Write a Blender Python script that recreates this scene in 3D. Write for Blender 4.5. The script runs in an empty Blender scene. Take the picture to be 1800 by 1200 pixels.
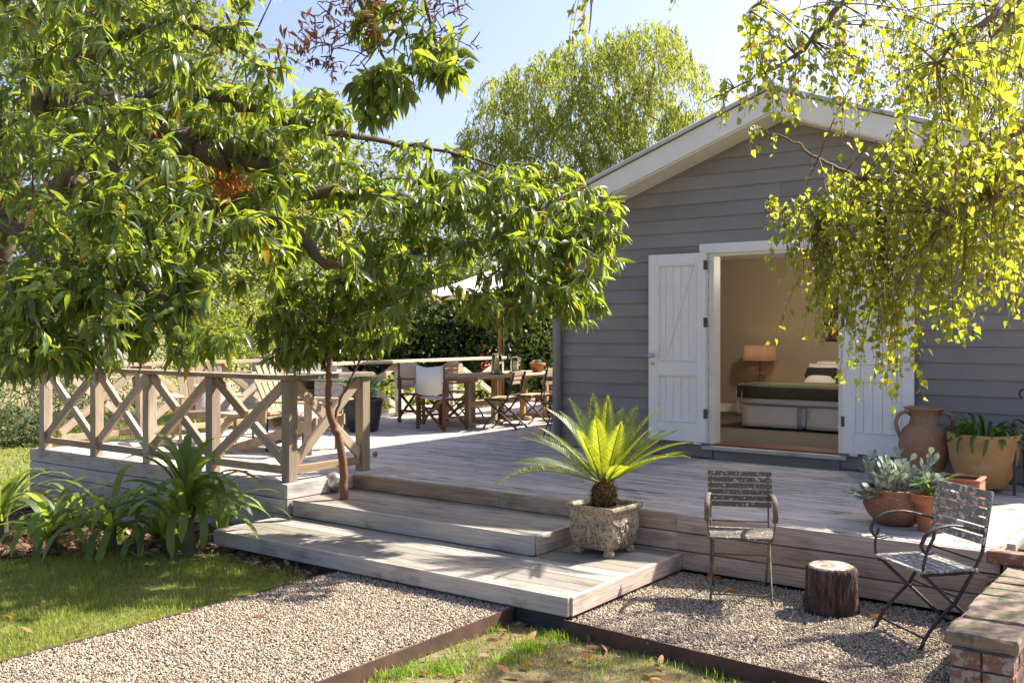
import bpy, bmesh, math, random
import numpy as np
from mathutils import Vector, Matrix
random.seed(7); rng = np.random.default_rng(11)
sc = bpy.context.scene
COL = sc.collection
R = math.radians
# ------------------------------------------------------------------ camera, sky, sun, exposure
cam = bpy.data.cameras.new('camera'); cam.sensor_width = 36; cam.lens = 34.5
cam.shift_y = -20 / 1800; cam.clip_end = 2000; cam.clip_start = .05
CAM = bpy.data.objects.new('camera', cam); COL.objects.link(CAM)
CAM.location = (0, 0, 1.755); CAM.rotation_euler = (R(90), 0, R(36.35)); sc.camera = CAM
SUN = Vector((.45, .9, 1.0)).normalized()
sun_el = math.asin(SUN.z); sun_az = math.atan2(SUN.x, SUN.y)
w = bpy.data.worlds.new('World'); sc.world = w; w.use_nodes = True
nt = w.node_tree; sky = nt.nodes.new('ShaderNodeTexSky'); sky.sky_type = 'NISHITA'; sky.sun_disc = False
sky.sun_elevation = sun_el; sky.sun_rotation = sun_az; sky.air_density = 1.0; sky.dust_density = 3.4; sky.ozone_density = 5.5
bgn = nt.nodes['Background']; bgn.inputs[1].default_value = .069
tint = nt.nodes.new('ShaderNodeMix'); tint.data_type = 'RGBA'; tint.blend_type = 'MULTIPLY'; tint.inputs[0].default_value = 1; tint.inputs[7].default_value = (1.05, .895, .915, 1)
nt.links.new(sky.outputs[0], tint.inputs[6]); nt.links.new(tint.outputs[2], bgn.inputs[0])
sl = bpy.data.lights.new('sun', 'SUN'); sl.energy = 3.0; sl.angle = R(.55); sl.color = (1, .93, .82)
SO = bpy.data.objects.new('sun', sl); COL.objects.link(SO); SO.rotation_euler = (-SUN).to_track_quat('-Z', 'Y').to_euler()
sc.view_settings.view_transform = 'Standard'; sc.view_settings.look = 'None'
sc.view_settings.gamma = 1; sc.view_settings.use_curve_mapping = False
sc.view_settings.exposure = 2.2
sc.render.engine = 'CYCLES'
sc.cycles.max_bounces = 8; sc.cycles.transparent_max_bounces = 8; sc.cycles.diffuse_bounces = 6
# ------------------------------------------------------------------ reading the plan of the place from the lens
F_, H_, HZ = 1726., 1.755, 580.; C_, S_ = .5927, .8055
D = .42                                                    # deck level
def un(u, v, z=0.):                                          # where a sight line meets the level z
    d = (H_ - z) * F_ / (v - HZ); r = (u - 900) / F_ * d
    return (r * S_ - d * C_, r * C_ + d * S_)
def at(u, v, d):                                             # a point d metres out
    r = (u - 900) / F_ * d
    return Vector((r * S_ - d * C_, r * C_ + d * S_, H_ - (v - HZ) / F_ * d))
def proj(P):
    P = np.atleast_2d(P); r = P[:, 0] * S_ + P[:, 1] * C_; d = -P[:, 0] * C_ + P[:, 1] * S_
    dd = np.maximum(d, .01)
    return 900 + F_ * r / dd, HZ + (H_ - P[:, 2]) * F_ / dd, d
# ------------------------------------------------------------------ object helpers
WM = {}
def tag(o, label=None, cat=None, group=None, kind=None):
    if label: o['label'] = label
    if cat: o['category'] = cat
    if group: o['group'] = group
    if kind: o['kind'] = kind
    return o
def thing(name, label, cat, loc=(0, 0, 0), rz=0, group=None):
    o = bpy.data.objects.new(name, None); COL.objects.link(o); o.empty_display_size = .1
    o.location = loc; o.rotation_euler = (0, 0, rz)
    WM[o] = Matrix.Translation(loc) @ Matrix.Rotation(rz, 4, 'Z')
    return tag(o, label, cat, group)
def link(name, me, mat=None, parent=None, M=None, world=False):
    if mat and not me.materials: me.materials.append(mat)
    o = bpy.data.objects.new(name, me); COL.objects.link(o)
    M = M if M is not None else Matrix()
    if parent is not None:
        o.parent = parent
        P = WM[parent]
        loc = P.inverted() @ M if world else M
        WM[o] = P @ loc
    else:
        loc = M; WM[o] = M
    o.matrix_local = loc
    return o
def mesh_np(name, verts, faces, smooth=False):
    """faces: (n,k) int array or list of tuples"""
    me = bpy.data.meshes.new(name)
    if isinstance(faces, np.ndarray):
        verts = np.asarray(verts, dtype=np.float32); n, k = faces.shape
        me.vertices.add(len(verts)); me.vertices.foreach_set('co', verts.ravel())
        me.loops.add(n * k); me.loops.foreach_set('vertex_index', faces.astype(np.int32).ravel())
        me.polygons.add(n); me.polygons.foreach_set('loop_start', np.arange(0, n * k, k, dtype=np.int32))
        me.polygons.foreach_set('loop_total', np.full(n, k, dtype=np.int32))
        me.update(calc_edges=True); me.validate()
    else:
        me.from_pydata([tuple(v) for v in verts], [], [tuple(f) for f in faces]); me.update()
    if smooth: me.polygons.foreach_set('use_smooth', [True] * len(me.polygons))
    return me
class MB:
    def __init__(s): s.v = []; s.f = []
    def add(s, vs, fs):
        k = len(s.v); s.v += [Vector(v) for v in vs]; s.f += [tuple(i + k for i in f) for f in fs]; return s
    def box(s, a, b, M=None):
        (x0, y0, z0), (x1, y1, z1) = a, b
        vs = [(x0, y0, z0), (x1, y0, z0), (x1, y1, z0), (x0, y1, z0), (x0, y0, z1), (x1, y0, z1), (x1, y1, z1), (x0, y1, z1)]
        if M: vs = [M @ Vector(v) for v in vs]
        return s.add(vs, [(3, 2, 1, 0), (4, 5, 6, 7), (0, 1, 5, 4), (1, 2, 6, 5), (2, 3, 7, 6), (3, 0, 4, 7)])
    def beam(s, p0, p1, w, t, up=(0, 0, 1)):                 # w across, t along up
        p0, p1 = Vector(p0), Vector(p1); x = (p1 - p0); L = x.length; x.normalize(); up = Vector(up)
        y = up.cross(x)
        if y.length < 1e-4: y = Vector((0, 1, 0)).cross(x)
        y.normalize(); z = x.cross(y)
        M = Matrix((x, y, z)).transposed().to_4x4(); M.translation = p0
        return s.box((0, -w / 2, -t / 2), (L, w / 2, t / 2), M)
    def tube(s, pts, r, n=6, flat=1.0, cap=True):
        pts = [Vector(p) for p in pts]; rs = r if isinstance(r, (list, tuple)) else [r] * len(pts)
        k = len(s.v); prev = None
        for i, p in enumerate(pts):
            t = (pts[min(i + 1, len(pts) - 1)] - pts[max(i - 1, 0)]).normalized()
            if prev is None:
                a = Vector((0, 0, 1)) if abs(t.z) < .9 else Vector((1, 0, 0)); u = t.cross(a).normalized()
            else:
                u = (prev - t * prev.dot(t)).normalized()
            prev = u; v = t.cross(u)
            for j in range(n):
                a = 2 * math.pi * j / n; s.v.append(p + (u * math.cos(a) + v * math.sin(a) * flat) * rs[i])
        for i in range(len(pts) - 1):
            for j in range(n):
                a, b = k + i * n + j, k + i * n + (j + 1) % n; s.f.append((a, b, b + n, a + n))
        if cap: s.f.append(tuple(k + j for j in reversed(range(n)))); s.f.append(tuple(k + (len(pts) - 1) * n + j for j in range(n)))
        return s
    def lathe(s, prof, n=24, c=(0, 0, 0), sq=0.):
        k = len(s.v); c = Vector(c)
        for r, z in prof:
            for j in range(n):
                a = 2 * math.pi * (j + .5) / n; q = 1.
                if sq: q = 1 / (abs(math.cos(a)) ** sq + abs(math.sin(a)) ** sq) ** (1 / sq)
                s.v.append(c + Vector((r * q * math.cos(a), r * q * math.sin(a), z)))
        for i in range(len(prof) - 1):
            for j in range(n):
                a, b = k + i * n + j, k + i * n + (j + 1) % n; s.f.append((a, b, b + n, a + n))
        s.f.append(tuple(k + j for j in reversed(range(n)))); s.f.append(tuple(k + (len(prof) - 1) * n + j for j in range(n)))
        return s
    def build(s, name, mat, parent=None, M=None, world=False, smooth=False, bevel=0):
        me = mesh_np(name, s.v, s.f, smooth)
        if bevel:
            bm = bmesh.new(); bm.from_mesh(me); bmesh.ops.bevel(bm, geom=bm.edges[:], offset=bevel, segments=1, affect='EDGES'); bm.to_mesh(me); bm.free()
        return link(name, me, mat, parent, M, world)
_pc = {}
def plank_mesh(L, w, t, mat, bev=.003):
    key = (round(L, 3), round(w, 4), round(t, 4), mat.name)
    if key not in _pc:
        m = MB().box((0, -w / 2, -t / 2), (L, w / 2, t / 2)); me = mesh_np('plank', m.v, m.f)
        bm = bmesh.new(); bm.from_mesh(me); bmesh.ops.bevel(bm, geom=bm.edges[:], offset=bev, segments=1, affect='EDGES'); bm.to_mesh(me); bm.free()
        me.materials.append(mat); _pc[key] = me
    return _pc[key]
def plank(name, p0, p1, w, t, mat, parent=None, up=(0, 0, 1), world=False, bev=.003):
    p0, p1 = Vector(p0), Vector(p1); x = p1 - p0; L = x.length; x.normalize(); y = Vector(up).cross(x)
    if y.length < 1e-4: y = Vector((0, 1, 0)).cross(x)
    y.normalize(); z = x.cross(y); M = Matrix((x, y, z)).transposed().to_4x4(); M.translation = p0
    return link(name, plank_mesh(L, w, t, mat, bev), None, parent, M, world)
def arc(p0, p1, p2, n=8):
    p0, p1, p2 = Vector(p0), Vector(p1), Vector(p2)
    return [p0 * (1 - t) ** 2 + p1 * 2 * t * (1 - t) + p2 * t * t for t in [i / n for i in range(n + 1)]]
def dup(root, loc, rz, label, group=None):
    def cp(o, par):
        c = o.copy(); COL.objects.link(c); c.parent = par
        WM[c] = Matrix()
        for ch in [x for x in KIDS.get(o, [])]: KIDS.setdefault(c, []).append(cp(ch, c))
        return c
    c = cp(root, None); c.location = loc; c.rotation_euler = (0, 0, rz); c['label'] = label
    if group: c['group'] = group
    return c
KIDS = {}
def index_kids():
    KIDS.clear()
    for o in bpy.data.objects:
        if o.parent: KIDS.setdefault(o.parent, []).append(o)
# ------------------------------------------------------------------ materials
def nm(name):
    m = bpy.data.materials.new(name); m.use_nodes = True; t = m.node_tree
    return m, t, t.nodes['Principled BSDF']
def N(t, typ, **k):
    n = t.nodes.new(typ)
    for a, b in k.items():
        if isinstance(a, str) and hasattr(n, a): setattr(n, a, b)
    return n
def ramp(t, fac, stops):
    r = t.nodes.new('ShaderNodeValToRGB'); e = r.color_ramp.elements
    while len(e) > 1: e.remove(e[-1])
    e[0].position = stops[0][0]; e[0].color = (*stops[0][1], 1)
    for p, c in stops[1:]: x = e.new(p); x.color = (*c, 1)
    t.links.new(fac, r.inputs[0]); return r.outputs[0]
def mixc(t, fac, a, b, mode='MIX'):
    m = t.nodes.new('ShaderNodeMix'); m.data_type = 'RGBA'; m.blend_type = mode
    for i, s in ((0, fac), (6, a), (7, b)):
        if hasattr(s, 'links') or isinstance(s, bpy.types.NodeSocket): t.links.new(s, m.inputs[i])
        else: m.inputs[i].default_value = s if i == 0 else (*s, 1)
    return m.outputs[2]
def mathn(t, op, a, b=0.):
    m = t.nodes.new('ShaderNodeMath'); m.operation = op
    for i, s in ((0, a), (1, b)):
        if isinstance(s, bpy.types.NodeSocket): t.links.new(s, m.inputs[i])
        else: m.inputs[i].default_value = s
    return m.outputs[0]
def coords(t, scale=(1, 1, 1), rnd=True, kind='Object'):
    tc = t.nodes.new('ShaderNodeTexCoord'); mp = t.nodes.new('ShaderNodeMapping'); mp.inputs['Scale'].default_value = scale
    t.links.new(tc.outputs[kind], mp.inputs[0])
    if rnd:
        oi = t.nodes.new('ShaderNodeObjectInfo'); v = t.nodes.new('ShaderNodeCombineXYZ')
        q = mathn(t, 'MULTIPLY', oi.outputs['Random'], 37.3); t.links.new(q, v.inputs[0]); t.links.new(q, v.inputs[1]); t.links.new(q, v.inputs[2])
        t.links.new(v.outputs[0], mp.inputs['Location'])
    return mp.outputs[0]
def noise(t, vec, scale, detail=4, rough=.6):
    n = t.nodes.new('ShaderNodeTexNoise'); n.inputs['Scale'].default_value = scale; n.inputs['Detail'].default_value = detail; n.inputs['Roughness'].default_value = rough
    t.links.new(vec, n.inputs['Vector']); return n.outputs['Fac']
def bump(t, bs, h, strength=.4, dist=.01):
    b = t.nodes.new('ShaderNodeBump'); b.inputs['Strength'].default_value = strength; b.inputs['Distance'].default_value = dist
    t.links.new(h, b.inputs['Height']); t.links.new(b.outputs[0], bs.inputs['Normal'])
def wood(name, lo, hi, rough=.75, stain=(.08, .07, .065), stain_amt=.25, var=.35, gs=1., bs_=.5, damp=None):
    m, t, b = nm(name)
    g = noise(t, coords(t, (1.2 * gs, 28 * gs, 28 * gs)), 3, 5, .65)
    col = ramp(t, g, [(.3, lo), (.72, hi)])
    v2 = coords(t, (1, 2.5, 2.5)); n2 = noise(t, v2, 2.2, 4, .6)
    f = ramp(t, n2, [(.52, (0, 0, 0)), (.72, (stain_amt * 2,) * 3)])
    col = mixc(t, f, col, stain)
    if damp: col = mixc(t, ramp(t, noise(t, coords(t, (1.6, 9, 9)), 1.3, 5, .7), [(damp, (0, 0, 0)), (damp + .04, (.8, .8, .8))]), col, (.045, .04, .04))
    oi = t.nodes.new('ShaderNodeObjectInfo')
    hs = t.nodes.new('ShaderNodeHueSaturation'); t.links.new(col, hs.inputs['Color'])
    mr = t.nodes.new('ShaderNodeMapRange'); mr.inputs[3].default_value = 1 - var; mr.inputs[4].default_value = 1 + var * .7
    t.links.new(oi.outputs['Random'], mr.inputs[0]); t.links.new(mr.outputs[0], hs.inputs['Value'])
    mr2 = t.nodes.new('ShaderNodeMapRange'); mr2.inputs[3].default_value = .7; mr2.inputs[4].default_value = 1.25
    t.links.new(mathn(t, 'FRACT', mathn(t, 'MULTIPLY', oi.outputs['Random'], 7.7)), mr2.inputs[0]); t.links.new(mr2.outputs[0], hs.inputs['Saturation'])
    t.links.new(hs.outputs[0], b.inputs['Base Color']); b.inputs['Roughness'].default_value = rough; b.inputs['Specular IOR Level'].default_value = .25
    bump(t, b, g, bs_, .004); return m
def paint(name, c, rough=.5, dirt=.12, bumps=.1, spec=.4, c2=None, sc_=3., pvar=0.):
    m, t, b = nm(name); v = coords(t); n = noise(t, v, sc_, 5, .65)
    d = tuple(x * (1 - dirt * 2.2) for x in c) if c2 is None else c2
    col = ramp(t, n, [(.35, c), (.75, d)]); oi = t.nodes.new('ShaderNodeObjectInfo'); hs = t.nodes.new('ShaderNodeHueSaturation'); mr = t.nodes.new('ShaderNodeMapRange')
    mr.inputs[3].default_value = 1 - pvar; mr.inputs[4].default_value = 1 + pvar; t.links.new(oi.outputs['Random'], mr.inputs[0]); t.links.new(mr.outputs[0], hs.inputs['Value']); t.links.new(col, hs.inputs['Color'])
    t.links.new(hs.outputs[0], b.inputs['Base Color']); b.inputs['Roughness'].default_value = rough
    b.inputs['Specular IOR Level'].default_value = spec
    if bumps: bump(t, b, noise(t, v, 40, 3), bumps, .003)
    return m
def leafmat(name, top, thru, yellow=None, gloss=.35, tw=.5, ylw=.06):
    m, t, b = nm(name); out = t.nodes['Material Output']
    ge = t.nodes.new('ShaderNodeNewGeometry'); oi = t.nodes.new('ShaderNodeObjectInfo')
    r = mathn(t, 'FRACT', mathn(t, 'ADD', ge.outputs['Random Per Island'], oi.outputs['Random']))
    c1 = ramp(t, r, [(0, tuple(x * .6 for x in top)), (.5, top), (.9, tuple(x * 1.5 for x in top)), (1 - ylw, tuple(x * 1.6 for x in top)), (1 - ylw * .5, yellow or (.3, .2, .03))])
    c2 = ramp(t, r, [(0, tuple(x * .65 for x in thru)), (.5, thru), (.9, tuple(min(1, x * 1.3) for x in thru)), (1 - ylw * .5, yellow or (.5, .3, .03))])
    t.links.new(c1, b.inputs['Base Color']); b.inputs['Roughness'].default_value = gloss; b.inputs['Specular IOR Level'].default_value = .5
    tr = t.nodes.new('ShaderNodeBsdfTranslucent'); t.links.new(c2, tr.inputs[0])
    mx = t.nodes.new('ShaderNodeMixShader'); mx.inputs[0].default_value = tw
    t.links.new(b.outputs[0], mx.inputs[1]); t.links.new(tr.outputs[0], mx.inputs[2]); t.links.new(mx.outputs[0], out.inputs[0]); return m
def glassmat(name, c=(.95, 1, .98)):
    m, t, b = nm(name); b.inputs['Transmission Weight'].default_value = 1; b.inputs['Roughness'].default_value = .02; b.inputs['Base Color'].default_value = (*c, 1); b.inputs['IOR'].default_value = 1.1
    return m
DECK = wood('weathered_deck', (.34, .31, .27), (.58, .53, .475), stain_amt=.4, var=.22, stain=(.20, .17, .15), damp=.585)
STEPW = wood('weathered_step_dimmed_for_sun', (.22, .195, .165), (.385, .345, .295), stain_amt=.4, var=.24, stain=(.13, .11, .095), damp=.7)  # same timber as the deck, colour darkened to offset sunlight on the steps
FASC = wood('fascia_timber', (.33, .225, .16), (.60, .47, .365), stain_amt=.35, var=.25, stain=(.12, .07, .045))
FASCG = wood('fascia_grey', (.37, .33, .285), (.60, .545, .475), stain_amt=.35, var=.2, stain=(.10, .085, .08))
RAILW = wood('rail_timber', (.30, .215, .135), (.52, .42, .30), stain_amt=.35, var=.3, stain=(.20, .17, .13), gs=.8)
RAILP = wood('pale_rail_timber', (.50, .42, .32), (.68, .60, .48), stain_amt=.1, var=.12, stain=(.4, .33, .25))
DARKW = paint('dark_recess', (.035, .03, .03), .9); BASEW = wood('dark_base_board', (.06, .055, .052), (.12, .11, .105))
WB = paint('grey_weatherboard_paint', (.285, .265, .248), .6, .12, .15, .3, sc_=1.1, pvar=.07)
WBD = paint('dark_wing_paint', (.04, .04, .05), .6)
TRIM = paint('cream_trim', (.88, .84, .72), .5, .05, .04)
WHITE = paint('white_door_paint', (.88, .85, .79), .45, .03, .03)
PLAS = paint('room_plaster', (.30, .245, .17), .9, .02, .03)
CEIL = paint('ceiling_white', (.75, .73, .68), .9, .02, 0)
ROOFM = paint('roof_metal', (.60, .60, .60), .4, .1, .03); 
CARPET = paint('room_carpet', (.085, .075, .068), .95, .1, .3)
REDW = wood('jarrah_threshold', (.10, .035, .022), (.20, .08, .05), rough=.35, var=.2)
IRON = paint('black_iron', (.028, .026, .025), .5, .2, .3, .5, c2=(.07, .05, .035), sc_=25)
IRONR = paint('rusted_pale_iron', (.20, .16, .11), .8, .2, .5, .2, c2=(.08, .055, .035), sc_=18)
STEEL = paint('corten_edging', (.13, .075, .05), .85, .3, .3, .2, c2=(.06, .04, .032), sc_=5)
def lichen(name, base, spots, amt, sc_=30):
    m, t, b = nm(name); v = coords(t, (1, 1, 1)); g = noise(t, coords(t, (2, 30, 30)), 3, 4)
    c = ramp(t, g, [(.3, tuple(x * .6 for x in base)), (.7, base)])
    n = noise(t, v, sc_, 5, .7); f = ramp(t, n, [(amt, (0, 0, 0)), (amt + .05, (1, 1, 1))])
    t.links.new(mixc(t, f, c, spots), b.inputs['Base Color']); b.inputs['Roughness'].default_value = .9; bump(t, b, n, .5, .004); return m
LICH = lichen('dark_lichen_slats', (.15, .125, .095), (.62, .60, .50), .585, 45)
LICH2 = lichen('grey_lichen_slats', (.27, .245, .21), (.60, .58, .52), .53, 34)
STONE = lichen('cast_stone', (.46, .38, .26), (.13, .11, .08), .52, 45)
def terracotta(name, c, c2, c3, sc_=4.):
    m, t, b = nm(name); v = coords(t); n = noise(t, v, sc_, 6, .65); n2 = noise(t, v, 60, 3)
    col = ramp(t, n, [(.3, c), (.5, c2), (.72, c3)]); t.links.new(mixc(t, ramp(t, n2, [(.55, (0, 0, 0)), (.8, (.5, .5, .5))]), col, (.55, .45, .36)), b.inputs['Base Color'])
    b.inputs['Roughness'].default_value = .85; bump(t, b, n2, .25, .003); return m
TC1 = terracotta('terracotta_amphora', (.30, .15, .08), (.34, .19, .11), (.19, .15, .07))
TC2 = terracotta('terracotta_bowl', (.34, .14, .07), (.24, .11, .06), (.10, .075, .05))
TC3 = terracotta('terracotta_plain', (.42, .16, .07), (.38, .14, .06), (.45, .20, .11))
TC4 = terracotta('glazed_honey_pot', (.52, .30, .10), (.42, .24, .09), (.55, .42, .22), 3)
BARK = lichen('chestnut_bark', (.13, .095, .065), (.30, .27, .21), .62, 18)
BARKR = lichen('red_brown_bark', (.24, .12, .065), (.40, .32, .24), .68, 25)
BARKB = lichen('birch_bark', (.45, .42, .37), (.08, .06, .05), .62, 8)
TWIG = paint('twig_bark', (.10, .07, .045), .8)
TWIGB = paint('birch_twig', (.17, .12, .07), .8)
SOIL = paint('garden_soil', (.075, .05, .034), .95, .3, .8, .1, c2=(.13, .10, .07), sc_=9)
CHEST = leafmat('chestnut_leaf', (.062, .10, .028), (.45, .57, .04), gloss=.34, tw=.40, ylw=.03)
BIRCH = leafmat('birch_leaf', (.10, .14, .022), (.54, .60, .04), gloss=.45, tw=.52, ylw=.03)
STRAP = leafmat('strap_leaf', (.11, .17, .03), (.42, .56, .06), gloss=.55, tw=.42, ylw=.02)
CYC = leafmat('cycad_frond', (.09, .15, .018), (.50, .56, .03), gloss=.4, tw=.5, ylw=.01)
SILV = leafmat('silver_leaf', (.30, .36, .29), (.35, .42, .25), gloss=.7, tw=.2, ylw=.01, yellow=(.5, .45, .2))
GREENP = leafmat('pot_leaf', (.05, .12, .02), (.22, .38, .03), gloss=.35, tw=.35, ylw=.02)
BEDL = leafmat('brown_litter', (.15, .09, .05), (.16, .08, .03), gloss=.9, tw=.2, yellow=(.36, .28, .18), ylw=.2)
DRYL = leafmat('dry_leaf', (.28, .14, .05), (.35, .16, .04), gloss=.7, tw=.3)
BURR = leafmat('chestnut_burr', (.33, .40, .08), (.5, .6, .10), gloss=.8, tw=.25, ylw=.01)
WILL = leafmat('weeping_leaf', (.12, .16, .035), (.44, .50, .06), gloss=.6, tw=.5, ylw=.1, yellow=(.45, .42, .06))
HEDGE = leafmat('hedge_leaf', (.06, .09, .025), (.20, .28, .04), gloss=.5, tw=.35, ylw=.04)
SHRUB = leafmat('bright_shrub_leaf', (.12, .18, .025), (.45, .50, .05), gloss=.6, tw=.45, ylw=.1, yellow=(.5, .40, .06))
CONIF = leafmat('grey_green_needle', (.10, .13, .065), (.20, .26, .08), gloss=.7, tw=.35)
CANVAS = paint('cream_canvas', (.78, .73, .62), .85, .03, .1)
TEAK = wood('pale_teak', (.36, .25, .15), (.58, .44, .30), var=.15, stain_amt=.1)
TEAKD = wood('brown_teak', (.14, .065, .035), (.26, .13, .07), var=.2)
ADIR = wood('adirondack_timber', (.28, .21, .13), (.46, .37, .26), var=.2, stain_amt=.2)
print('materials ok')
# ------------------------------------------------------------------ scattering helpers
def rotz(a):
    c, s = np.cos(a), np.sin(a); z = np.zeros_like(a); o = np.ones_like(a)
    return np.stack([np.stack([c, -s, z], -1), np.stack([s, c, z], -1), np.stack([z, z, o], -1)], -2)
def rotx(a):
    c, s = np.cos(a), np.sin(a); z = np.zeros_like(a); o = np.ones_like(a)
    return np.stack([np.stack([o, z, z], -1), np.stack([z, c, -s], -1), np.stack([z, s, c], -1)], -2)
def roty(a):
    c, s = np.cos(a), np.sin(a); z = np.zeros_like(a); o = np.ones_like(a)
    return np.stack([np.stack([c, z, s], -1), np.stack([z, o, z], -1), np.stack([-s, z, c], -1)], -2)
def scatter(name, bv, bf, pos, mats, mat, parent=None, kind='stuff', smooth=False, jit=0.):
    bv = np.asarray(bv, float); bf = np.asarray(bf, int); n = len(pos); k = len(bv)
    V = np.einsum('nij,kj->nki', mats, bv)
    if jit: V *= 1 + rng.uniform(-jit, jit, (n, k, 1))
    V += np.asarray(pos)[:, None, :]
    Fc = (bf[None] + (np.arange(n) * k)[:, None, None]).reshape(-1, bf.shape[1])
    me = mesh_np(name, V.reshape(-1, 3), Fc, smooth)
    M = Matrix()
    o = link(name, me, mat, parent, M, True)
    if kind: o['kind'] = kind
    return o
def sstep(a, b, x): t = np.clip((x - a) / (b - a), 0, 1); return t * t * (3 - 2 * t)
def h(x, y):
    x = np.asarray(x, float); y = np.asarray(y, float)
    return -.26 * sstep(-6.8, -10.4, x) - .16 * sstep(-12, -22, x) - .3 * sstep(11, 18, y) * (x > -60)
BX = []; 
for u_, v_, z_ in ((545, 1022, 0), (400, 985, -.02), (250, 1003, -.12), (140, 1015, -.2), (0, 1035, -.24)):
    BX.append(un(u_, v_, z_))
BX.sort(); bxs = np.array([b[0] for b in BX]); bys = np.array([b[1] for b in BX])
def yb(x): return np.interp(x, bxs, bys)
def sheet(name, xs, ys, zf, inside, mat, kind='structure', dz=0.):
    X, Y = np.meshgrid(xs, ys); Z = zf(X, Y) + dz
    nx = len(xs); idx = np.arange(X.size).reshape(X.shape)
    q = np.stack([idx[:-1, :-1], idx[:-1, 1:], idx[1:, 1:], idx[1:, :-1]], -1).reshape(-1, 4)
    cx = (X[:-1, :-1] + X[1:, 1:]).ravel() / 2; cy = (Y[:-1, :-1] + Y[1:, 1:]).ravel() / 2
    q = q[inside(cx, cy)]
    V = np.stack([X, Y, Z], -1).reshape(-1, 3); used = np.unique(q); mp = np.full(len(V), -1); mp[used] = np.arange(len(used))
    o = link(name, mesh_np(name, V[used], mp[q], True), mat); o['kind'] = kind; return o
def ground_mat(name, stops, sc_, bumps=.6):
    m, t, b = nm(name); v = coords(t, rnd=False); n = noise(t, v, sc_, 8, .7); t.links.new(ramp(t, n, stops), b.inputs['Base Color'])
    b.inputs['Roughness'].default_value = 1; b.inputs['Specular IOR Level'].default_value = .1; bump(t, b, noise(t, v, sc_ * 12, 4), bumps, .02); return m
GRND = ground_mat('far_ground', [(.3, (.17, .16, .07)), (.6, (.27, .23, .13))], .8)
LAWN = ground_mat('lawn_soil', [(.3, (.10, .12, .03)), (.55, (.17, .17, .055)), (.75, (.25, .21, .10))], 3)
DRY = ground_mat('dry_patch_ground', [(.3, (.10, .085, .045)), (.5, (.20, .165, .085)), (.7, (.30, .25, .16))], 6)
GRVB = ground_mat('gravel_bed_fill', [(.3, (.22, .17, .12)), (.7, (.36, .29, .22))], 60)
xs = np.concatenate([[-400, -200, -100, -60, -40], np.arange(-30, 12, .5), [15, 20, 30, 60, 120, 300]])
ys = np.concatenate([[-100, -30, -10], np.arange(-4, 26, .5), [30, 40, 60, 100, 200, 400]])
sheet('ground', xs, ys, h, lambda x, y: x > -1e9, GRND, dz=-.11)
sheet('garden_bed', np.arange(-11.6, -5.24, .08), np.arange(2.5, 5.9, .08), lambda x, y: h(x, y) + .012 * np.sin(x * 9) * np.sin(y * 7.3), lambda x, y: (y > yb(x) - .1) & (x < -5.35), SOIL, dz=-.02)
lx = np.append(np.arange(-28, -5.24, .16), -5.245)
sheet('lawn', lx, np.arange(-1.2, 24, .16), h, lambda x, y: ((y < yb(x) + .02) | (x < -11.1)), LAWN)
sheet('gravel_path', np.array([-5.24, -4.4, -3.65]), np.array([-1., 1, 3, 5.02]), lambda x, y: 0 * x, lambda x, y: x < 9, GRVB, dz=-.006)
def e2(x): return 4.93 - .06 * (x + 3.23)                       # the second edging strip
gx = np.linspace(-3.22, -1.02, 24)
sheet('gravel_court', gx, np.linspace(0, 1, 12), lambda x, y: 0 * x, lambda x, y: x < 9, GRVB, dz=-.006)
o = bpy.data.objects['gravel_court']
for v in o.data.vertices: v.co.y = e2(v.co.x) * (1 - v.co.y) + 6.46 * v.co.y
sheet('dry_ground', np.arange(-3.64, .3, .1), np.arange(0, 5.05, .1), lambda x, y: .012 * np.sin(x * 8) * np.cos(y * 6), lambda x, y: (y < np.minimum(e2(x), 4.98)), DRY, dz=-.075)
# steel edging
def edging(p, q, top, label):
    o = MB().beam((p[0], p[1], top - .08), (q[0], q[1], top - .08), .008, .17).build('steel_edging', STEEL)
    tag(o, label, 'garden edging', 'rusty steel edging strips'); return o
edging((-5.24, -1), (-5.24, 4.98), .008, 'rusty steel edging strip between the lawn and the gravel path')
edging((-3.65, -.5), (-3.65, 4.96), .012, 'rusty steel edging strip between the gravel path and the dry grass patch')
edging((-3.24, e2(-3.24)), (-.9, e2(-.9)), .014, 'rusty steel edging strip in front of the two garden chairs')
edging((-3.245, 4.99), (-3.235, 6.44), .014, 'rusty steel edging strip along the right end of the lowest step')
# gravel
OCT = np.array([(1, 0, 0), (0, 1, 0), (-1, 0, 0), (0, -1, 0), (0, 0, .75), (0, 0, -.75)], float)
OCF = [(0, 1, 4), (1, 2, 4), (2, 3, 4), (3, 0, 4), (1, 0, 5), (2, 1, 5), (3, 2, 5), (0, 3, 5)]
GRAV, t_, b_ = nm('gravel_stone')
ge_ = t_.nodes.new('ShaderNodeNewGeometry')
t_.links.new(ramp(t_, ge_.outputs['Random Per Island'], [(0, (.16, .115, .08)), (.2, (.28, .215, .155)), (.5, (.41, .335, .24)), (.8, (.51, .43, .32)), (1, (.60, .54, .42))]), b_.inputs['Base Color']); b_.inputs['Roughness'].default_value = .9
def gravel(name, n, fx):
    P = fx(n); s = rng.uniform(.0042, .0090, n) * np.where(rng.random(n) < .05, 1.35, 1)
    A = rng.uniform(0, 6.28, (3, n)); M = rotz(A[0]) @ rotx(A[1] * .5) @ rotz(A[2])
    sc3 = np.stack([s * rng.uniform(.8, 1.5, n), s * rng.uniform(.6, 1.1, n), s * rng.uniform(.6, 1., n)], -1)
    M = M * sc3[:, None, :]
    scatter(name, OCT, OCF, P, M, GRAV, jit=.22)
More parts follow.
